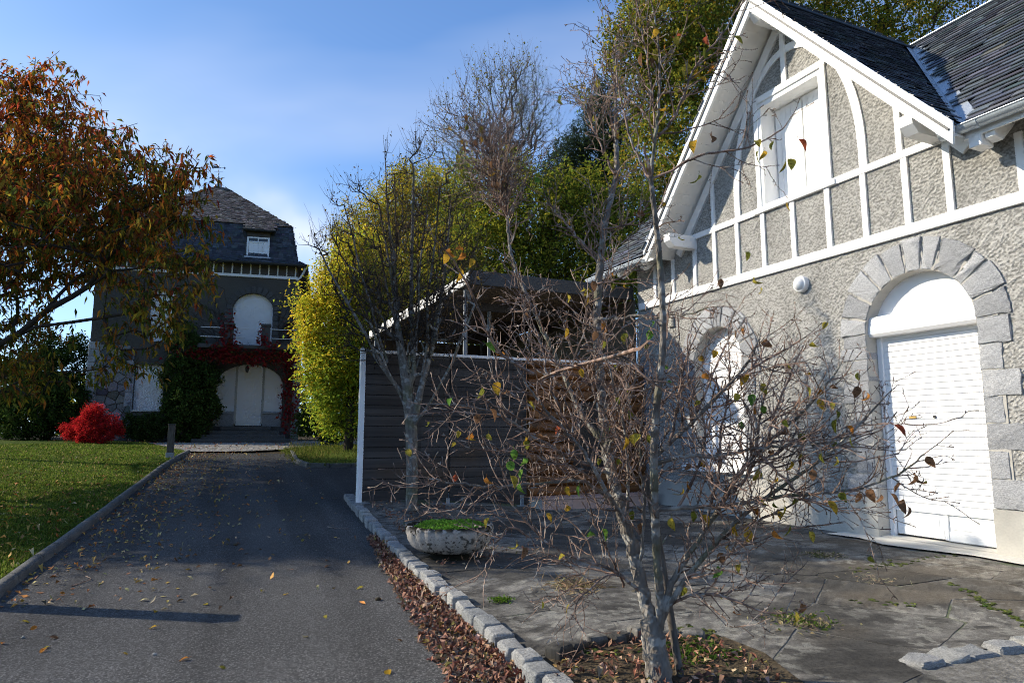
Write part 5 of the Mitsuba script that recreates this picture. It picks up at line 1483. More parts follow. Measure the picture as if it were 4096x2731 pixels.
def smooth_line(p, n):
    p = resample(p, max(4, len(p) * 2)); q = p.copy()
    for _ in range(2): q[1:-1] = (q[:-2] + 2 * q[1:-1] + q[2:]) / 4
    return resample(q, n)


tips_all = []


def twig(p0, d0, L, r0, level, mb, r, up=.25):
    n = max(3, int(L / .035)); p = [np.array(p0)]; d = unit(np.asarray(d0, float)); kids = []
    for k in range(n):
        d = unit(d + r.normal(size=3) * .13 + [0, 0, up * .12]); p.append(p[-1] + d * L / n)
        if level > 0 and k > 0 and r.random() < .42:
            s = unit(np.cross(d, r.normal(size=3))); kids.append((p[-1], unit(d * .55 + s * .85 + [0, 0, .15]), k / n))
    p = np.array(p); rad = np.linspace(r0, max(.0017, r0 * .42), len(p))
    if r.random() < .7: rad[-1] *= 1.9
    mb.add(*tube(p, rad, 4 if r0 > .002 else 3, False))
    tips_all.append((p[-1], d))
    # spurs: short knobs
    for k in range(1, len(p) - 1):
        if r.random() < .35:
            s = unit(np.cross(d, r.normal(size=3))); q = p[k] + (s * .7 + d * .5) * r.uniform(.008, .028)
            mb.add(*tube(np.array([p[k], (p[k] + q) / 2, q]), np.array([.0022, .0026, .0034]), 3, False))
    for q, dd, f in kids: twig(q, dd, L * r.uniform(.25, .6), rad.mean() * .75, level - 1, mb, r, up)


tw = MB()
for k, (p, ra, rb, dens) in enumerate(B_):
    L = np.linalg.norm(np.diff(p, axis=0), axis=1).sum(); n = max(8, int(L / (.03 if ra < .024 else .014))); q = smooth_line(p, n)
    q = q + (meshkit.noise(np.c_[np.linspace(0, L / .043, n) + k * 31, np.zeros(n), np.zeros(n)], 3)[:, None] - .5) * r6.normal(size=(1, 3)) * (.016 if k else .004)
    t = np.linspace(0, 1, n); rad = ra * (1 - t) ** .8 + rb * t if rb < ra else np.linspace(ra, rb, n)
    rad = np.maximum(rad, min(ra, rb)) * (1 + .10 * (meshkit.noise(np.c_[np.linspace(0, L / .033, n), np.full(n, k * 3.3), np.zeros(n)], 5) - .5) * 2)
    sides = 26 if ra > .024 else 8
    v, f = tube(q, rad, sides, True)
    if k == 0 or ra > .03:
        v = v + (meshkit.fbm(v * [30, 30, 12], 3, 6)[:, None] - .5) * unit(r6.normal(size=3) + v * 0) * 0 + unit(np.vstack([v[:n * sides] - np.repeat(q, sides, 0), np.zeros((2, 3))])) * ((meshkit.fbm(v * [34, 34, 14], 3, 6) - .5) * ra * .42)[:, None]
    part(pear, 'trunk' if k == 0 else ('leader' if ra > .024 else 'branch'), (v, f), 'mat_bark' if ra > .0115 else 'mat_twig', 60)
    if dens:
        m = int(L * 20 * dens)
        for _ in range(m):
            s = r6.uniform(.12, 1) ** .85; i = min(int(s * (n - 1)), n - 2); d = unit(q[i + 1] - q[i])
            side = unit(np.cross(d, r6.normal(size=3))); dd = unit(d * .6 + side + [0, 0, .3])
            twig(q[i], dd, (.07 + .55 * r6.random() ** 1.6) * (1.1 - .4 * s), min(.0062, rad[i] * .65), 2 if r6.random() < .45 else 1, tw, r6)
        twig(q[-1], unit(q[-1] - q[-3]), r6.uniform(.08, .2), rb * .9, 1, tw, r6)
part(pear, 'twigs', tw.mesh(), 'mat_twig', kind='stuff')


def pear_leaf(r, curl, fold):
    """an ovate leaf with stalk, 1 long"""
    n = 7; t = np.linspace(0, 1, n); w = .33 * np.sin(np.pi * t ** .8) ** .85 * (1 - .25 * t); w[-1] = 0.004; w[0] = .004
    a = curl * t; x = np.cumsum(np.r_[0, np.cos(a[1:]) / (n - 1)]); z = -np.cumsum(np.r_[0, np.sin(a[1:]) / (n - 1)])
    v = []
    for k in range(n): v += [[x[k], -w[k], z[k] + w[k] * fold + .02 * math.sin(5 * t[k])], [x[k], 0, z[k]], [x[k], w[k], z[k] + w[k] * fold - .02 * math.sin(4 * t[k])]]
    f = [[3 * k + c, 3 * k + 3 + c, 3 * k + 4 + c, 3 * k + 1 + c] for k in range(n - 1) for c in (0, 1)]
    mb = MB().add(np.array(v) + [.28, 0, 0], f)
    mb.add(*tube([(0, 0, .03), (.14, 0, .04), (.29, 0, 0)], .012, 4, False))
    return mb.mesh()


LV = [mikit.ply(pear_leaf(r6, c, f), 'mat_pear_leaf_0', smooth=True) for c, f in ((.7, .25), (1.5, .5), (.3, .8), (2.2, .6))]
pw_ = np.array([w for _, w in PEAR]); pw_ = pw_ / pw_.sum()
left_clusters = [(R1, 480, 150, 4.0), (R1, 300, 180, 4.0), (R1, 235, 210, 3.95), (R1, 460, 330, 4.0), (R1, 490, 320, 4.0), (R1, 345, 60, 3.9), (R1, 385, 85, 3.9), (R1, 270, 80, 3.9), (R1, 130, 130, 4.0), (R1, 945, 310, 4.0), (R1, 985, 295, 4.0), (R1, 1015, 300, 4.0), (R1, 560, 670, 4.1), (R1, 430, 810, 4.1), (R1, 465, 825, 4.1),
                 (R1, 775, 755, 4.3), (R1, 825, 745, 4.3), (R1, 415, 370, 4.0), (R1, 460, 410, 4.0), (R1, 400, 430, 4.0), (R1, 465, 460, 4.0), (R1, 450, 530, 4.0), (R1, 290, 500, 4.0), (R1, 300, 290, 4.0), (R1, 550, 290, 4.0), (R1, 665, 540, 4.1), (R1, 310, 690, 4.0), (R1, 395, 500, 4.0),
                 (R1, 1075, 1045, 4.3), (R1, 1215, 1015, 4.3), (R1, 1375, 860, 4.1), (R1, 1380, 930, 4.1), (R1, 1485, 915, 4.0), (R1, 1760, 1105, 3.9), (R1, 1745, 1130, 3.9), (R1, 1270, 660, 4.1), (R1, 1295, 680, 4.1), (R1, 1160, 690, 4.2), (R1, 1250, 525, 4.1), (R1, 1360, 490, 4.1), (R1, 1210, 555, 4.1), (R1, 1240, 430, 4.1),
                 (R1, 1545, 110, 4.0), (R1, 1580, 60, 4.0), (R1, 1530, 20, 4.0), (R1, 1470, 110, 4.0), (R1, 1590, 160, 4.0), (R1, 1520, 120, 4.0), (R1, 1700, 270, 3.9), (R1, 1755, 300, 3.9), (R1, 1790, 400, 3.9), (R1, 1770, 390, 3.9), (R1, 1790, 80, 3.9), (R1, 1920, 60, 3.9), (R1, 1860, 130, 3.9), (R1, 1945, 230, 3.8), (R1, 1975, 265, 3.8), (R1, 1990, 285, 3.8),
                 (R1, 1885, 620, 3.7), (R1, 1985, 580, 3.7), (R1, 2045, 570, 3.65), (R1, 2105, 560, 3.65), (R1, 2145, 580, 3.6), (R1, 2180, 580, 3.6), (R1, 2255, 535, 3.6), (R1, 2285, 495, 3.6), (R1, 2320, 495, 3.6), (R1, 2255, 605, 3.6), (R1, 2265, 640, 3.6), (R1, 2190, 265, 3.6), (R1, 2345, 410, 3.6), (R1, 1640, 620, 4.0), (R1, 1690, 630, 3.9), (R1, 1510, 655, 4.0), (R1, 1475, 740, 4.0), (R1, 1520, 745, 4.0), (R1, 1640, 750, 3.9), (R1, 1720, 725, 3.9), (R1, 1800, 755, 3.9), (R1, 1610, 660, 4.0), (R1, 1660, 500, 3.9), (R1, 1570, 470, 4.0), (R1, 1705, 430, 3.9), (R1, 1740, 590, 3.9),
                 (R2p, 180, 1085, 3.5), (R2p, 250, 1045, 3.5), (R2p, 255, 1075, 3.5), (R2p, 285, 1100, 3.5), (R2p, 210, 1060, 3.5), (R2p, 255, 1140, 3.5), (R2p, 345, 1460, 3.9), (R2p, 790, 1220, 4.7), (R2p, 785, 1255, 4.7), (R2p, 800, 1190, 4.7), (R2p, 925, 1420, 4.5), (R2p, 955, 1410, 4.5), (R2p, 535, 1320, 4.8), (R2p, 270, 625, 5.0), (R2p, 355, 695, 5.0), (R2p, 385, 725, 5.0), (R2p, 385, 775, 5.0),
                 (R2p, 1065, 100, 3.7), (R2p, 1065, 130, 3.7), (R2p, 1070, 215, 3.75), (R2p, 1015, 240, 3.75), (R2p, 1040, 255, 3.75), (R2p, 1065, 260, 3.75), (R2p, 1110, 205, 3.75), (R2p, 1155, 165, 3.7), (R2p, 1145, 265, 3.7), (R2p, 1210, 280, 3.7), (R2p, 1245, 310, 3.7), (R2p, 1285, 335, 3.7), (R2p, 1305, 290, 3.7), (R2p, 1150, 375, 3.75), (R2p, 1285, 240, 3.7), (R2p, 1295, 175, 3.65), (R2p, 990, 105, 3.8), (R2p, 1100, 30, 3.75),
                 (R2p, 1490, 610, 3.6), (R2p, 1505, 655, 3.55), (R2p, 1525, 650, 3.55), (R2p, 1615, 690, 3.5), (R2p, 1635, 690, 3.5), (R2p, 1658, 605, 3.5), (R2p, 1240, 610, 3.7), (R2p, 1295, 597, 3.7), (R2p, 1250, 750, 3.75), (R2p, 985, 895, 4.8), (R2p, 1000, 890, 4.8), (R2p, 1110, 1540, 4.2), (R2p, 1045, 1360, 4.4), (R2p, 1045, 1395, 4.4), (R2p, 1260, 1500, 4.2), (R2p, 1490, 1180, 4.0), (R2p, 1520, 1445, 4.0), (R2p, 1620, 1535, 4.0), (R2p, 1440, 1070, 4.0)]
for (fn, x, y, Yd) in left_clusters:
    p = at(*fn(x, y), Yd); sz = r6.uniform(.062, .090)
    az_, pit, roll = r6.uniform(0, 360), r6.uniform(35, 100), r6.uniform(-60, 60)
    M = T4().translate((p + [0, 0, sz * .6]).tolist()).rotate([0, 0, 1], az_).rotate([0, 1, 0], pit).rotate([1, 0, 0], roll).scale(sz)
    u_, v_ = x, y
    i = r6.choice(len(PEAR), p=pw_)
    if fn is R1 and ((740 < x < 840 and y > 700) or (390 < x < 470 and 350 < y < 470) or (1500 < x < 1600 and 90 < y < 170)): i = 5
    if fn is R1 and x > 2030 and y > 400: i = 3
    if fn is R2p and x < 300 and 1000 < y < 1150: i = (0, 2)[r6.integers(2)]
    k = num(pear + '__leaf'); scene[k] = {**LV[r6.integers(4)], 'bsdf': {'type': 'ref', 'id': f'mat_pear_leaf_{i}'}, 'to_world': M}
    # a short stalk twig to the nearest tip keeps it hanging on the tree
tips_p = np.array([t[0] for t in tips_all]); extra = 0
for i in r6.choice(len(tips_p), 150, replace=False):
    p = tips_p[i]; sz = r6.uniform(.045, .075); k = num(pear + '__leaf')
    M = T4().translate(p.tolist()).rotate([0, 0, 1], r6.uniform(0, 360)).rotate([0, 1, 0], r6.uniform(30, 100)).rotate([1, 0, 0], r6.uniform(-60, 60)).scale(sz)
    scene[k] = {**LV[r6.integers(4)], 'bsdf': {'type': 'ref', 'id': f'mat_pear_leaf_{r6.choice(len(PEAR), p=pw_)}'}, 'to_world': M}
# stake
sp = np.array([at(*R1(1222, 1470), 4.32), at(*R1(1150, 1100), 4.42), at(*R1(1085, 700), 4.5), at(*R1(1040, 470), 4.56)])
sp[0] = sp[1] + (sp[1] - sp[2]) / (sp[1] - sp[2])[2] * (ground(sp[1][0], sp[1][1]) - .05 - sp[1][2])
sk_ = thing('tree_stake', 'dark leaning wooden stake beside the pear trunk', 'stake'); put(sk_, tube(resample(sp, 6), .024, 10), 'mat_stake', 50)

# ------------------------------------------------------------------ small bare tree before the screen
r7 = np.random.default_rng(5)
sb_ = on_ground(945, 1172, .08)
SY = sb_[1]
seeds = [[sb_, at(946, 1080, SY), at(944, 985, SY)],
         [at(944, 985, SY), at(925, 920, SY), at(890, 850, SY - .2), at(850, 740, SY - .4), at(800, 610, SY - .5), at(765, 500, SY - .6)],
         [at(944, 985, SY), at(935, 900, SY), at(915, 780, SY), at(905, 640, SY), at(890, 480, SY), at(885, 370, SY)],
         [at(944, 985, SY), at(965, 900, SY), at(990, 800, SY + .1), at(1020, 640, SY + .2), at(1035, 480, SY + .3)],
         [at(944, 985, SY), at(985, 930, SY - .2), at(1040, 830, SY - .3), at(1090, 700, SY - .4)],
         [at(944, 985, SY), at(950, 890, SY + .3), at(955, 760, SY + .6), at(960, 600, SY + .8), at(960, 420, SY + 1)]]
for (u0, v0, u1, v1) in ((920, 900, 720, 545), (900, 860, 745, 480), (890, 830, 790, 470), (925, 860, 815, 400), (915, 760, 845, 420), (940, 880, 870, 470), (910, 690, 905, 400), (930, 840, 925, 420), (950, 860, 950, 400), (955, 780, 985, 420), (970, 860, 1010, 430), (985, 820, 1035, 440), (990, 880, 1070, 470), (1010, 860, 1075, 560), (870, 760, 690, 640), (860, 740, 700, 760), (1030, 800, 1090, 640), (905, 640, 880, 310), (800, 610, 740, 470)):
    yy = SY + r7.normal() * .45; a, b = at(u0, v0, SY), at(u1, v1, yy); seeds.append([a] + [a + (b - a) * k / 5 + np.r_[r7.normal(size=2) * .03, .10 * math.sin(math.pi * k / 5) * -1] for k in range(1, 5)] + [b])
tree('bare_cherry_tree', 'small bare tree with a forked trunk in front of the dark screen', [(790, 540, SY, .55), (840, 640, SY, .8), (900, 560, SY, .95), (900, 420, SY, .45), (960, 480, SY, .7), (1020, 560, SY, .8), (1000, 680, SY, .9), (870, 750, SY, .8), (930, 680, SY, .8), (770, 650, SY, .45), (1050, 740, SY, .6), (730, 560, SY - .3, .35), (1050, 450, SY, .5), (950, 780, SY, .5), (800, 780, SY, .4), (960, 330, SY, .35), (885, 350, SY, .22), (930, 400, SY, .3), (1080, 330, SY, .3), (765, 450, SY - .3, .25), (820, 430, SY - .2, .3), (1060, 620, SY, .7), (980, 760, SY, .7), (860, 700, SY, .7)],
     sb_, 2900, 1, (.055, .5), [(.09, .06, .03), (.20, .12, .04), (.28, .22, .05), (.04, .03, .022)], [3, 2, 1, 3], seeds=seeds, seed=19, bark='mat_bark', twig_m='mat_dark_bark', whip=.5, tip_r=.0034, spread=.10, hang=.8, shell=.0, step=.28, wob=.13, quad=False, lazy=.8)

# ------------------------------------------------------------------ trees outside the frame whose shade falls into it
def inv(x, y, z, R):     # sphere given by its place instead of its pixel
    q = np.array([x, y, z - CAM_H]); Yc = q[1] * math.cos(PITCH) + q[2] * math.sin(PITCH); Zc_ = -q[1] * math.sin(PITCH) + q[2] * math.cos(PITCH)
    return (2048 + 2731 * q[0] / Yc) * 2352 / 4096, (1365.5 - 2731 * Zc_ / Yc) * 2352 / 4096, y, R


tree('lawn_tree', 'tall leafy tree left of the driveway, beyond the left edge of the picture', [inv(-15.5, 11.8, 6.3, 2.3), inv(-16.5, 14.5, 7.8, 2.7), inv(-17, 12.5, 7.9, 2.3), inv(-18, 16.4, 8.6, 2.5)], gz_(-16.2, 13.5), 1000, 30, (.15, .55), OAK, [3, 3, 2, 2, 1], seed=41, spread=.5, shell=.2)
tree('lawn_tree', 'second tall leafy tree on the lawn, beyond the left edge of the picture', [inv(-20, 19.3, 10.2, 3.0), inv(-20.5, 21.5, 9.8, 2.6), inv(-21.5, 20, 12.0, 2.6)], gz_(-20.3, 20), 1000, 30, (.15, .55), OAK, [3, 3, 2, 2, 1], seed=42, spread=.5, shell=.2)
fw_ = thing('distant_wood', 'far line of trees beyond the lawn', 'wood', kind='stuff')
r8 = np.random.default_rng(3); n = 26000
X = r8.uniform(-110, 60, n); hgt = 4 + 5 * meshkit.fbm(np.c_[X * .09, X * 0, X * 0], 3, 4)
P = np.stack([X, 66 + r8.uniform(0, 9, n), 1.5 + hgt * r8.random(n) ** .8], 1)
v, f, c = leaf_mesh(P, r8.normal(size=(n, 3)), r8.uniform(.5, .9, n), r8.uniform(.4, .6, n), pick(OAK, [3, 3, 1, 2, .6], n, r8), r=r8, quad=True)
put(fw_, (v, f), 'mat_leaf', color=c)

# ------------------------------------------------------------------ bollards
def bollard(p, h, label, w=.085):
    b = thing('bollard', label, 'bollard', None)
    z = float(ground(p[0], p[1])) + .05
    fr = Frame([p[0], p[1], z], [math.cos(.3), math.sin(.3), 0], [-math.sin(.3), math.cos(.3), 0])
    part(b, 'post', fr.m(boxv(-w, w, -w, w, .14, h, .008)), 'mat_stake'); part(b, 'base', fr.m(boxv(-w - .015, w + .015, -w - .015, w + .015, -.1, .16, .006)), 'mat_galvanised'); part(b, 'lid', fr.m(boxv(-w - .01, w + .01, -w - .01, w + .01, h + .001, h + .02, .004)), 'mat_iron')


bpos = on_ground(390, 1051, .06)
bollard(bpos, 75 / 1568.2 * bpos[1], 'dark square wooden bollard light on the lawn by the kerb end')
bollard((-5.25, 6.42), 1.56, 'dark wooden bollard just left of the picture that throws the long shadow', .10)

# low stone border by the red maple
sbd = thing('stone_border', 'low stone border in front of the crimson maple', 'border')
bb = np.array([on_ground(u, v)[:2] for u, v in ((117, 1011), (330, 1012))]); bb = resample(bb, 6)
for k in range(5):
    part(sbd, 'border_stone', beam([*bb[k], float(ground(*bb[k])) + .07], [*(bb[k + 1] - (bb[k + 1] - bb[k]) * .02), float(ground(*bb[k + 1])) + .07], .25, .16, (0, 0, 1), .02), 'mat_kerb')

# ------------------------------------------------------------------ grass and fallen leaves
r9 = np.random.default_rng(15)
n = 230000
t = r9.random(n); s_ = r9.integers(0, len(lawn_edge) - 1, n); wgt = r9.random(n)
# sample the lawn in polar terms from the camera: denser close by
ang = np.radians(r9.uniform(100, 141, n)); dist = 7.5 * (30 / 7.5) ** r9.random(n)
X, Y = dist * np.cos(ang), dist * np.sin(ang)
lawn_pg = Polygon(np.vstack([lawn_edge, LL[::-1]])).buffer(-.01)
k = contains_xy(lawn_pg, X, Y); X, Y, dist = X[k], Y[k], dist[k]; n = len(X)
z = ground(X, Y) + .055 + .05 * (meshkit.fbm(np.stack([X * 1.3, Y * 1.3, 0 * X], -1), 3, 2) - .5)
h = r9.uniform(.02, .055, n) * (.7 + .6 * meshkit.noise(np.stack([X * 2, Y * 2, 0 * X], 1), 4)); wdt = .004 + .0006 * dist
a = r9.random(n) * 6.283; ln = r9.normal(size=(n, 2)) * .4
P = np.stack([X, Y, z], 1); S = np.stack([np.cos(a), np.sin(a), 0 * a], 1) * wdt[:, None]
v = np.stack([P - S, P + S, P + np.stack([ln[:, 0] * h, ln[:, 1] * h, h], 1)], 1).reshape(-1, 3)
gcol = pick([(.085, .13, .02), (.115, .16, .026), (.20, .20, .055), (.055, .09, .016), (.26, .22, .10)], [3, 3, 1, 2, .5], n, r9) * (.65 + .8 * meshkit.fbm(np.stack([X * .55, Y * .55, 0 * X], 1), 4, 9))[:, None]
put(thing('lawn_grass', 'short green grass of the lawn', 'grass', kind='stuff'), (v, np.arange(n * 3).reshape(-1, 3)), 'mat_leaf', color=np.repeat(gcol, 3, 0))
# verge tufts
n = 9000; i = r9.integers(0, 19, n); u = r9.random(n); ILr, IRr = resample(IL, 20), resample(IR, 20); q = ILr[i] * (1 - u)[:, None] + IRr[i] * u[:, None] + r9.normal(size=(n, 2)) * .15
h = r9.uniform(.03, .11, n) * np.where(r9.random(n) < .05, 3.2, 1); a = r9.random(n) * 6.283; ln = r9.normal(size=(n, 2)) * .35
P = np.c_[q, ground(q[:, 0], q[:, 1]) + .06]; S = np.stack([np.cos(a), np.sin(a), 0 * a], 1) * .012
v = np.stack([P - S, P + S, P + np.stack([ln[:, 0] * h, ln[:, 1] * h, h], 1)], 1).reshape(-1, 3)
put(thing('verge_grass', 'rough grass of the verge beyond the screen', 'grass', kind='stuff'), (v, np.arange(n * 3).reshape(-1, 3)), 'mat_leaf', color=np.repeat(pick([(.11, .13, .03), (.20, .19, .06), (.08, .11, .02)], [2, 1, 2], n, r9), 3, 0))


def litter(key, label, XY, zoff, size, pal, w, r, flat=.35, cat='fallen leaves'):
    n = len(XY); P = np.c_[XY, ground(XY[:, 0], XY[:, 1]) + zoff]; a = r.random(n) * 6.283
    D = np.stack([np.cos(a), np.sin(a), r.normal(size=n) * flat], 1); L = r.uniform(*size, n)
    up = unit(r.normal(size=(n, 3)) * flat + [0, 0, 1]); D = unit(D); S = unit(np.cross(D, up)); N = np.cross(S, D)
    W = L * r.uniform(.4, .62, n); fo = r.uniform(-.1, .55, n); cu = r.normal(size=n) * .35
    e = lambda x: x[:, None]
    mid = P + D * e(L) * .5; tip = P + D * e(L) + N * e(L * cu); m1 = mid + N * e(L * np.abs(cu) * .25)
    v = np.stack([P, m1 + S * e(W / 2) + N * e(W * fo), m1, m1 - S * e(W / 2) + N * e(W * fo), tip], 1)
    f = np.array([[0, 1, 2], [0, 2, 3], [1, 4, 2], [2, 4, 3]]); f = (f[None] + (np.arange(n) * 5)[:, None, None]).reshape(-1, 3)
    zmin = v[:, :, 2].min(1) - (ground(XY[:, 0], XY[:, 1]) + np.asarray(zoff)); v[:, :, 2] -= np.minimum(zmin, 0)[:, None]
    put(thing(key, label, cat, kind='stuff'), (v.reshape(-1, 3), f), 'mat_litter', color=np.repeat(pick(pal, w, n, r, .3), 5, 0))


BRN = [(.20, .085, .05), (.28, .145, .09), (.12, .055, .036), (.36, .235, .155), (.25, .18, .055)]
n = 4300; s_ = -2.0 + 7.8 * r9.random(n) ** 1.35; wd = np.interp(s_, [-2, 0, 2.5, 4.5, 6], [.52, .46, .30, .18, .10]); c = -.05 - r9.random(n) ** 1.35 * wd
XY = K0 + KD * s_[:, None] + KN * c[:, None]
depth = np.clip(1 - (-c - .05) / wd, 0, 1)
litter('gutter_leaf_litter', 'drift of curled brown leaves along the foot of the setts', XY, .004 + depth * .045 * r9.random(n), (.04, .075), BRN, [3, 3, 2, 2, .7], r9)
n = 850; b0, b1, b2_, b3 = bed.bounds; XY = np.stack([r9.uniform(b0, b2_, n), r9.uniform(b1, b3, n)], 1); XY = XY[contains_xy(bed, XY[:, 0], XY[:, 1])]
litter('bed_leaf_litter', 'brown leaves covering the bed around the pear trunk', XY, .082 + .015 * r9.random(len(XY)), (.04, .07), BRN, [3, 3, 2, 2, 1], r9)
n = 620; s_ = r9.uniform(3.2, 10, n); XY = K0 + KD * s_[:, None] + KN * (.3 + r9.random(n)[:, None] ** 2 * 1.6)
XY = XY[np.hypot(XY[:, 0] - pc[0], XY[:, 1] - pc[1]) > .3]
litter('terrace_leaf_litter', 'scattered brown leaves on the shaded terrace behind the setts', XY, .10, (.04, .075), BRN, [3, 3, 2, 2, .5], r9)
DRV = [(.42, .26, .06), (.45, .16, .04), (.40, .34, .14), (.25, .12, .05), (.46, .34, .20)]
n = 2200; i = (89 * r9.random(n) ** .62).astype(int); off = np.abs(r9.normal(size=n)) ** 1.3 * 1.1 + .02; XY = KLs[i] - nrmL[i] * off[:, None] + r9.normal(size=(n, 2)) * .12
inside = ((XY - KLs[i]) * -nrmL[i]).sum(1) > .02; ok_ = inside & (XY[:, 1] > 6.2); XY = XY[ok_]
litter('drive_leaf_litter', 'yellow and orange leaves strewn along the left side of the driveway', XY, .004, (.04, .085), DRV, [3, 2, 2, 1, 1], r9, .2)
n = 2400; ang = np.radians(r9.uniform(108, 141, n)); dist = 8.0 * (28 / 8.0) ** r9.random(n); XY = np.stack([dist * np.cos(ang), dist * np.sin(ang)], 1); kk = contains_xy(lawn_pg, XY[:, 0], XY[:, 1]) & (r9.random(n) < np.clip(1.3 - np.abs(XY[:, 1] - 11) / 9, .15, 1)); XY = XY[kk]
litter('lawn_leaf_litter', 'orange and yellow leaves scattered over the lawn', XY, .085, (.06, .10), DRV, [3, 3, 1, 2, .5], r9, .3)
n = 1700; u = r9.random(n); i = r9.integers(0, 39, n); XY = fc_near[i] * (1 - u)[:, None] + fc_far[i] * u[:, None] + r9.normal(size=(n, 2)) * .2
litter('forecourt_leaf_litter', 'red and brown leaves over the cobbled forecourt', XY, .018, (.06, .11), DRV + [(.35, .04, .03)], [2, 2, 1, 2, 1, 2], r9, .3)
# single leaves lying on the near drive
FL = [(90, 1440, 1), (40, 1430, 2), (350, 1402, 0), (365, 1441, 0), (440, 1513, 1), (497, 1534, 2), (700, 1468, 2), (952, 1468, 2), (982, 1470, 4), (745, 1415, 4), (664, 1366, 0), (470, 1390, 4), (355, 1329, 1), (605, 1360, 4), (840, 1350, 4), (870, 1375, 3), (893, 1538, 0), (110, 1490, 1), (105, 1467, 3), (8, 1480, 1), (118, 1487, 2), (275, 1503, 0), (540, 1250, 3), (540, 1296, 1), (463, 1300, 3), (310, 1280, 4), (200, 1300, 1), (135, 1362, 1), (905, 1470, 3), (760, 1300, 3), (590, 1262, 3), (415, 1262, 4), (700, 1240, 4), (640, 1225, 1)]
LB = mikit.ply(pear_leaf(r6, .5, .35), 'mat_pear_leaf_0', smooth=True)
FL.sort(key=lambda q: -q[1]); CN = ('golden yellow', 'orange brown', 'olive yellow', 'dull brown', 'pale straw'); CC = {}
ORD = ['nearest', 'second nearest', 'third nearest', 'fourth nearest', 'fifth nearest', 'sixth nearest', 'seventh nearest', 'eighth nearest', 'ninth nearest', 'tenth nearest', 'eleventh nearest', 'twelfth nearest']
for u, v, ci in FL:
    CC[ci] = CC.get(ci, -1) + 1
    p = on_ground(u, v, .006); k = thing('fallen_leaf', f'{ORD[CC[ci]]} of the {CN[ci]} leaves lying singly on the asphalt', 'leaf', 'single leaves on the asphalt'); s_ = r6.uniform(.05, .082)
    scene[k] = {**LB, 'bsdf': {'type': 'ref', 'id': f'mat_pear_leaf_{(0, 2, 1, 3, 1)[ci]}'}, 'to_world': T4().translate((p + [0, 0, .015]).tolist()).rotate([0, 0, 1], r6.uniform(0, 360)).rotate([1, 0, 0], r6.uniform(-25, 25)).rotate([0, 1, 0], r6.uniform(0, 14)).scale(s_)}
for (u0, v0, u1, v1, lab) in ((165, 1345, 196, 1322, 'thin bent twig lying on the driveway near the left kerb'), (752, 1209, 802, 1214, 'thin straight pale twig lying on the driveway near the far setts')):
    a, b = on_ground(u0, v0, .006), on_ground(u1, v1, .006); c = (a * .45 + b * .55) + np.r_[(b - a)[1] * .25, -(b - a)[0] * .25, .01]
    t_ = thing('fallen_twig', lab, 'twig'); put(t_, tube(resample([a, c, b], 7), np.linspace(.006, .003, 7), 6), 'mat_twig', 50)
for (u, v, lab, sz) in ((541, 1250, 'small dark clod in the middle of the driveway', .028), (868, 1375, 'small dark clod on the driveway left of the leaf drift', .026), (1008, 1512, 'larger black clod at the edge of the leaf drift', .034), (53, 1463, 'small grey pebble near the left picture edge', .014), (355, 1502, 'small pale pebble on the near driveway', .016)):
    b = trimesh.creation.icosphere(subdivisions=2, radius=1.0); q = np.array(b.vertices); q = q * (.7 + .6 * meshkit.fbm(q * 1.7 + u, 3, 2))[:, None] * [sz, sz * .8, sz * .7]
    k = thing('dirt_clod' if 'clod' in lab else 'pebble', lab, 'clod' if 'clod' in lab else 'pebble'); put(k, (q + on_ground(u, v, sz * .45), np.array(b.faces)), 'mat_soil' if 'clod' in lab else 'mat_sett_1', 40)
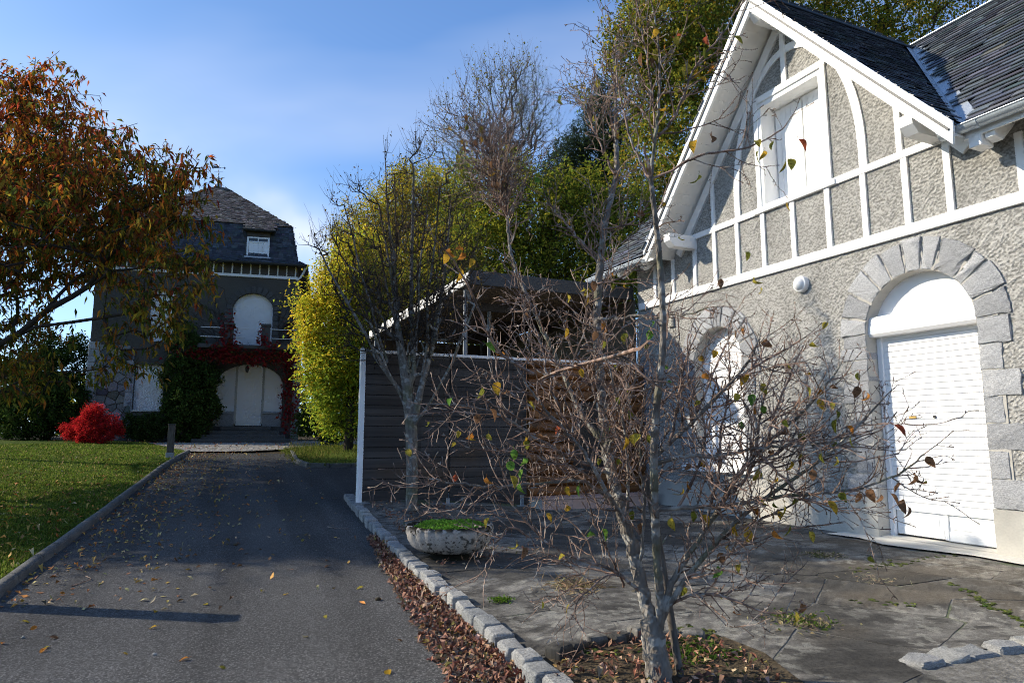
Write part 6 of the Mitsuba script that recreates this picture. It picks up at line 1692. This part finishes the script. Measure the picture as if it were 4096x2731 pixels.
# weeds and moss on the terrace
for (u, v, nm, lab, pal, hh, nn, sp_) in ((1150, 1377, 'weed_tuft', 'small bright green weed between flagstones near the setts', [(.12, .21, .025), (.08, .15, .025)], .045, 220, .045), (1320, 1345, 'dry_grass_tuft', 'tuft of dry straw coloured grass between flagstones left of the pear tree', [(.42, .33, .19), (.30, .22, .12)], .16, 260, .13),
                                        (1840, 1425, 'weed_tuft', 'low green and straw weed on the flagstones right of the pear tree', [(.09, .14, .025), (.34, .28, .17)], .06, 300, .14), (1890, 1275, 'weed_tuft', 'mossy weed on the flagstones near the cement threshold', [(.07, .09, .018), (.34, .29, .2)], .05, 240, .12), (1600, 1500, 'weed_tuft', 'green weeds growing in the leaf filled bed beside the stake', [(.07, .14, .022), (.05, .10, .016)], .06, 240, .15), (2010, 1330, 'dry_grass_tuft', 'dry grass tuft on the right part of the terrace', [(.42, .36, .25)], .08, 120, .12)):
    c0 = on_ground(u, v, .09); k = thing(nm, lab, 'weed', kind='stuff')
    P = c0 + np.c_[r9.normal(size=(nn, 2)) * sp_, np.zeros(nn)]; P[:, 2] = ground(P[:, 0], P[:, 1]) + .088
    D = unit(r9.normal(size=(nn, 3)) * [1, 1, .4] + [0, 0, .6 if 'dry' not in nm else .35])
    vv, ff, cc = leaf_mesh(P, D, r9.uniform(.4, 1.1, nn) * hh, hh * (.28 if 'dry' not in nm else .04), pick(pal, [1] * len(pal), nn, r9), .2, .15, r9, True)
    put(k, (vv, ff), 'mat_leaf', color=cc)
ms_k = thing('joint_moss', 'dark green moss in the joints of the flagstones', 'moss', kind='stuff')
mb = MB()
for (u0, v0, u1, v1, m) in ((1950, 1310, 2200, 1270, 60), (2180, 1335, 2352, 1430, 80), (1520, 1445, 1600, 1470, 50), (1340, 1492, 1420, 1500, 30), (1610, 1490, 1700, 1500, 30), (1950, 1375, 2100, 1390, 25), (1560, 1440, 1640, 1455, 40)):
    for _ in range(m):
        s_ = r9.random(); p = on_ground(u0 + (u1 - u0) * s_ + r9.normal() * 5 + 6 * math.sin(s_ * 9), v0 + (v1 - v0) * s_ + r9.normal() * 3 + 3 * math.sin(s_ * 14), .082)
        b = trimesh.creation.icosphere(subdivisions=1, radius=1.0); q = np.array(b.vertices) * [r9.uniform(.01, .028), r9.uniform(.01, .028), .007] * (1 + .25 * r9.normal(size=(len(b.vertices), 1)))
        mb.add(q + p, np.array(b.faces), pick([(.045, .062, .01), (.075, .09, .014), (.03, .038, .01)], [2, 1, 1], 1, r9)[0])
put(ms_k, mb.mesh(), 'mat_grass', color=mb.color())
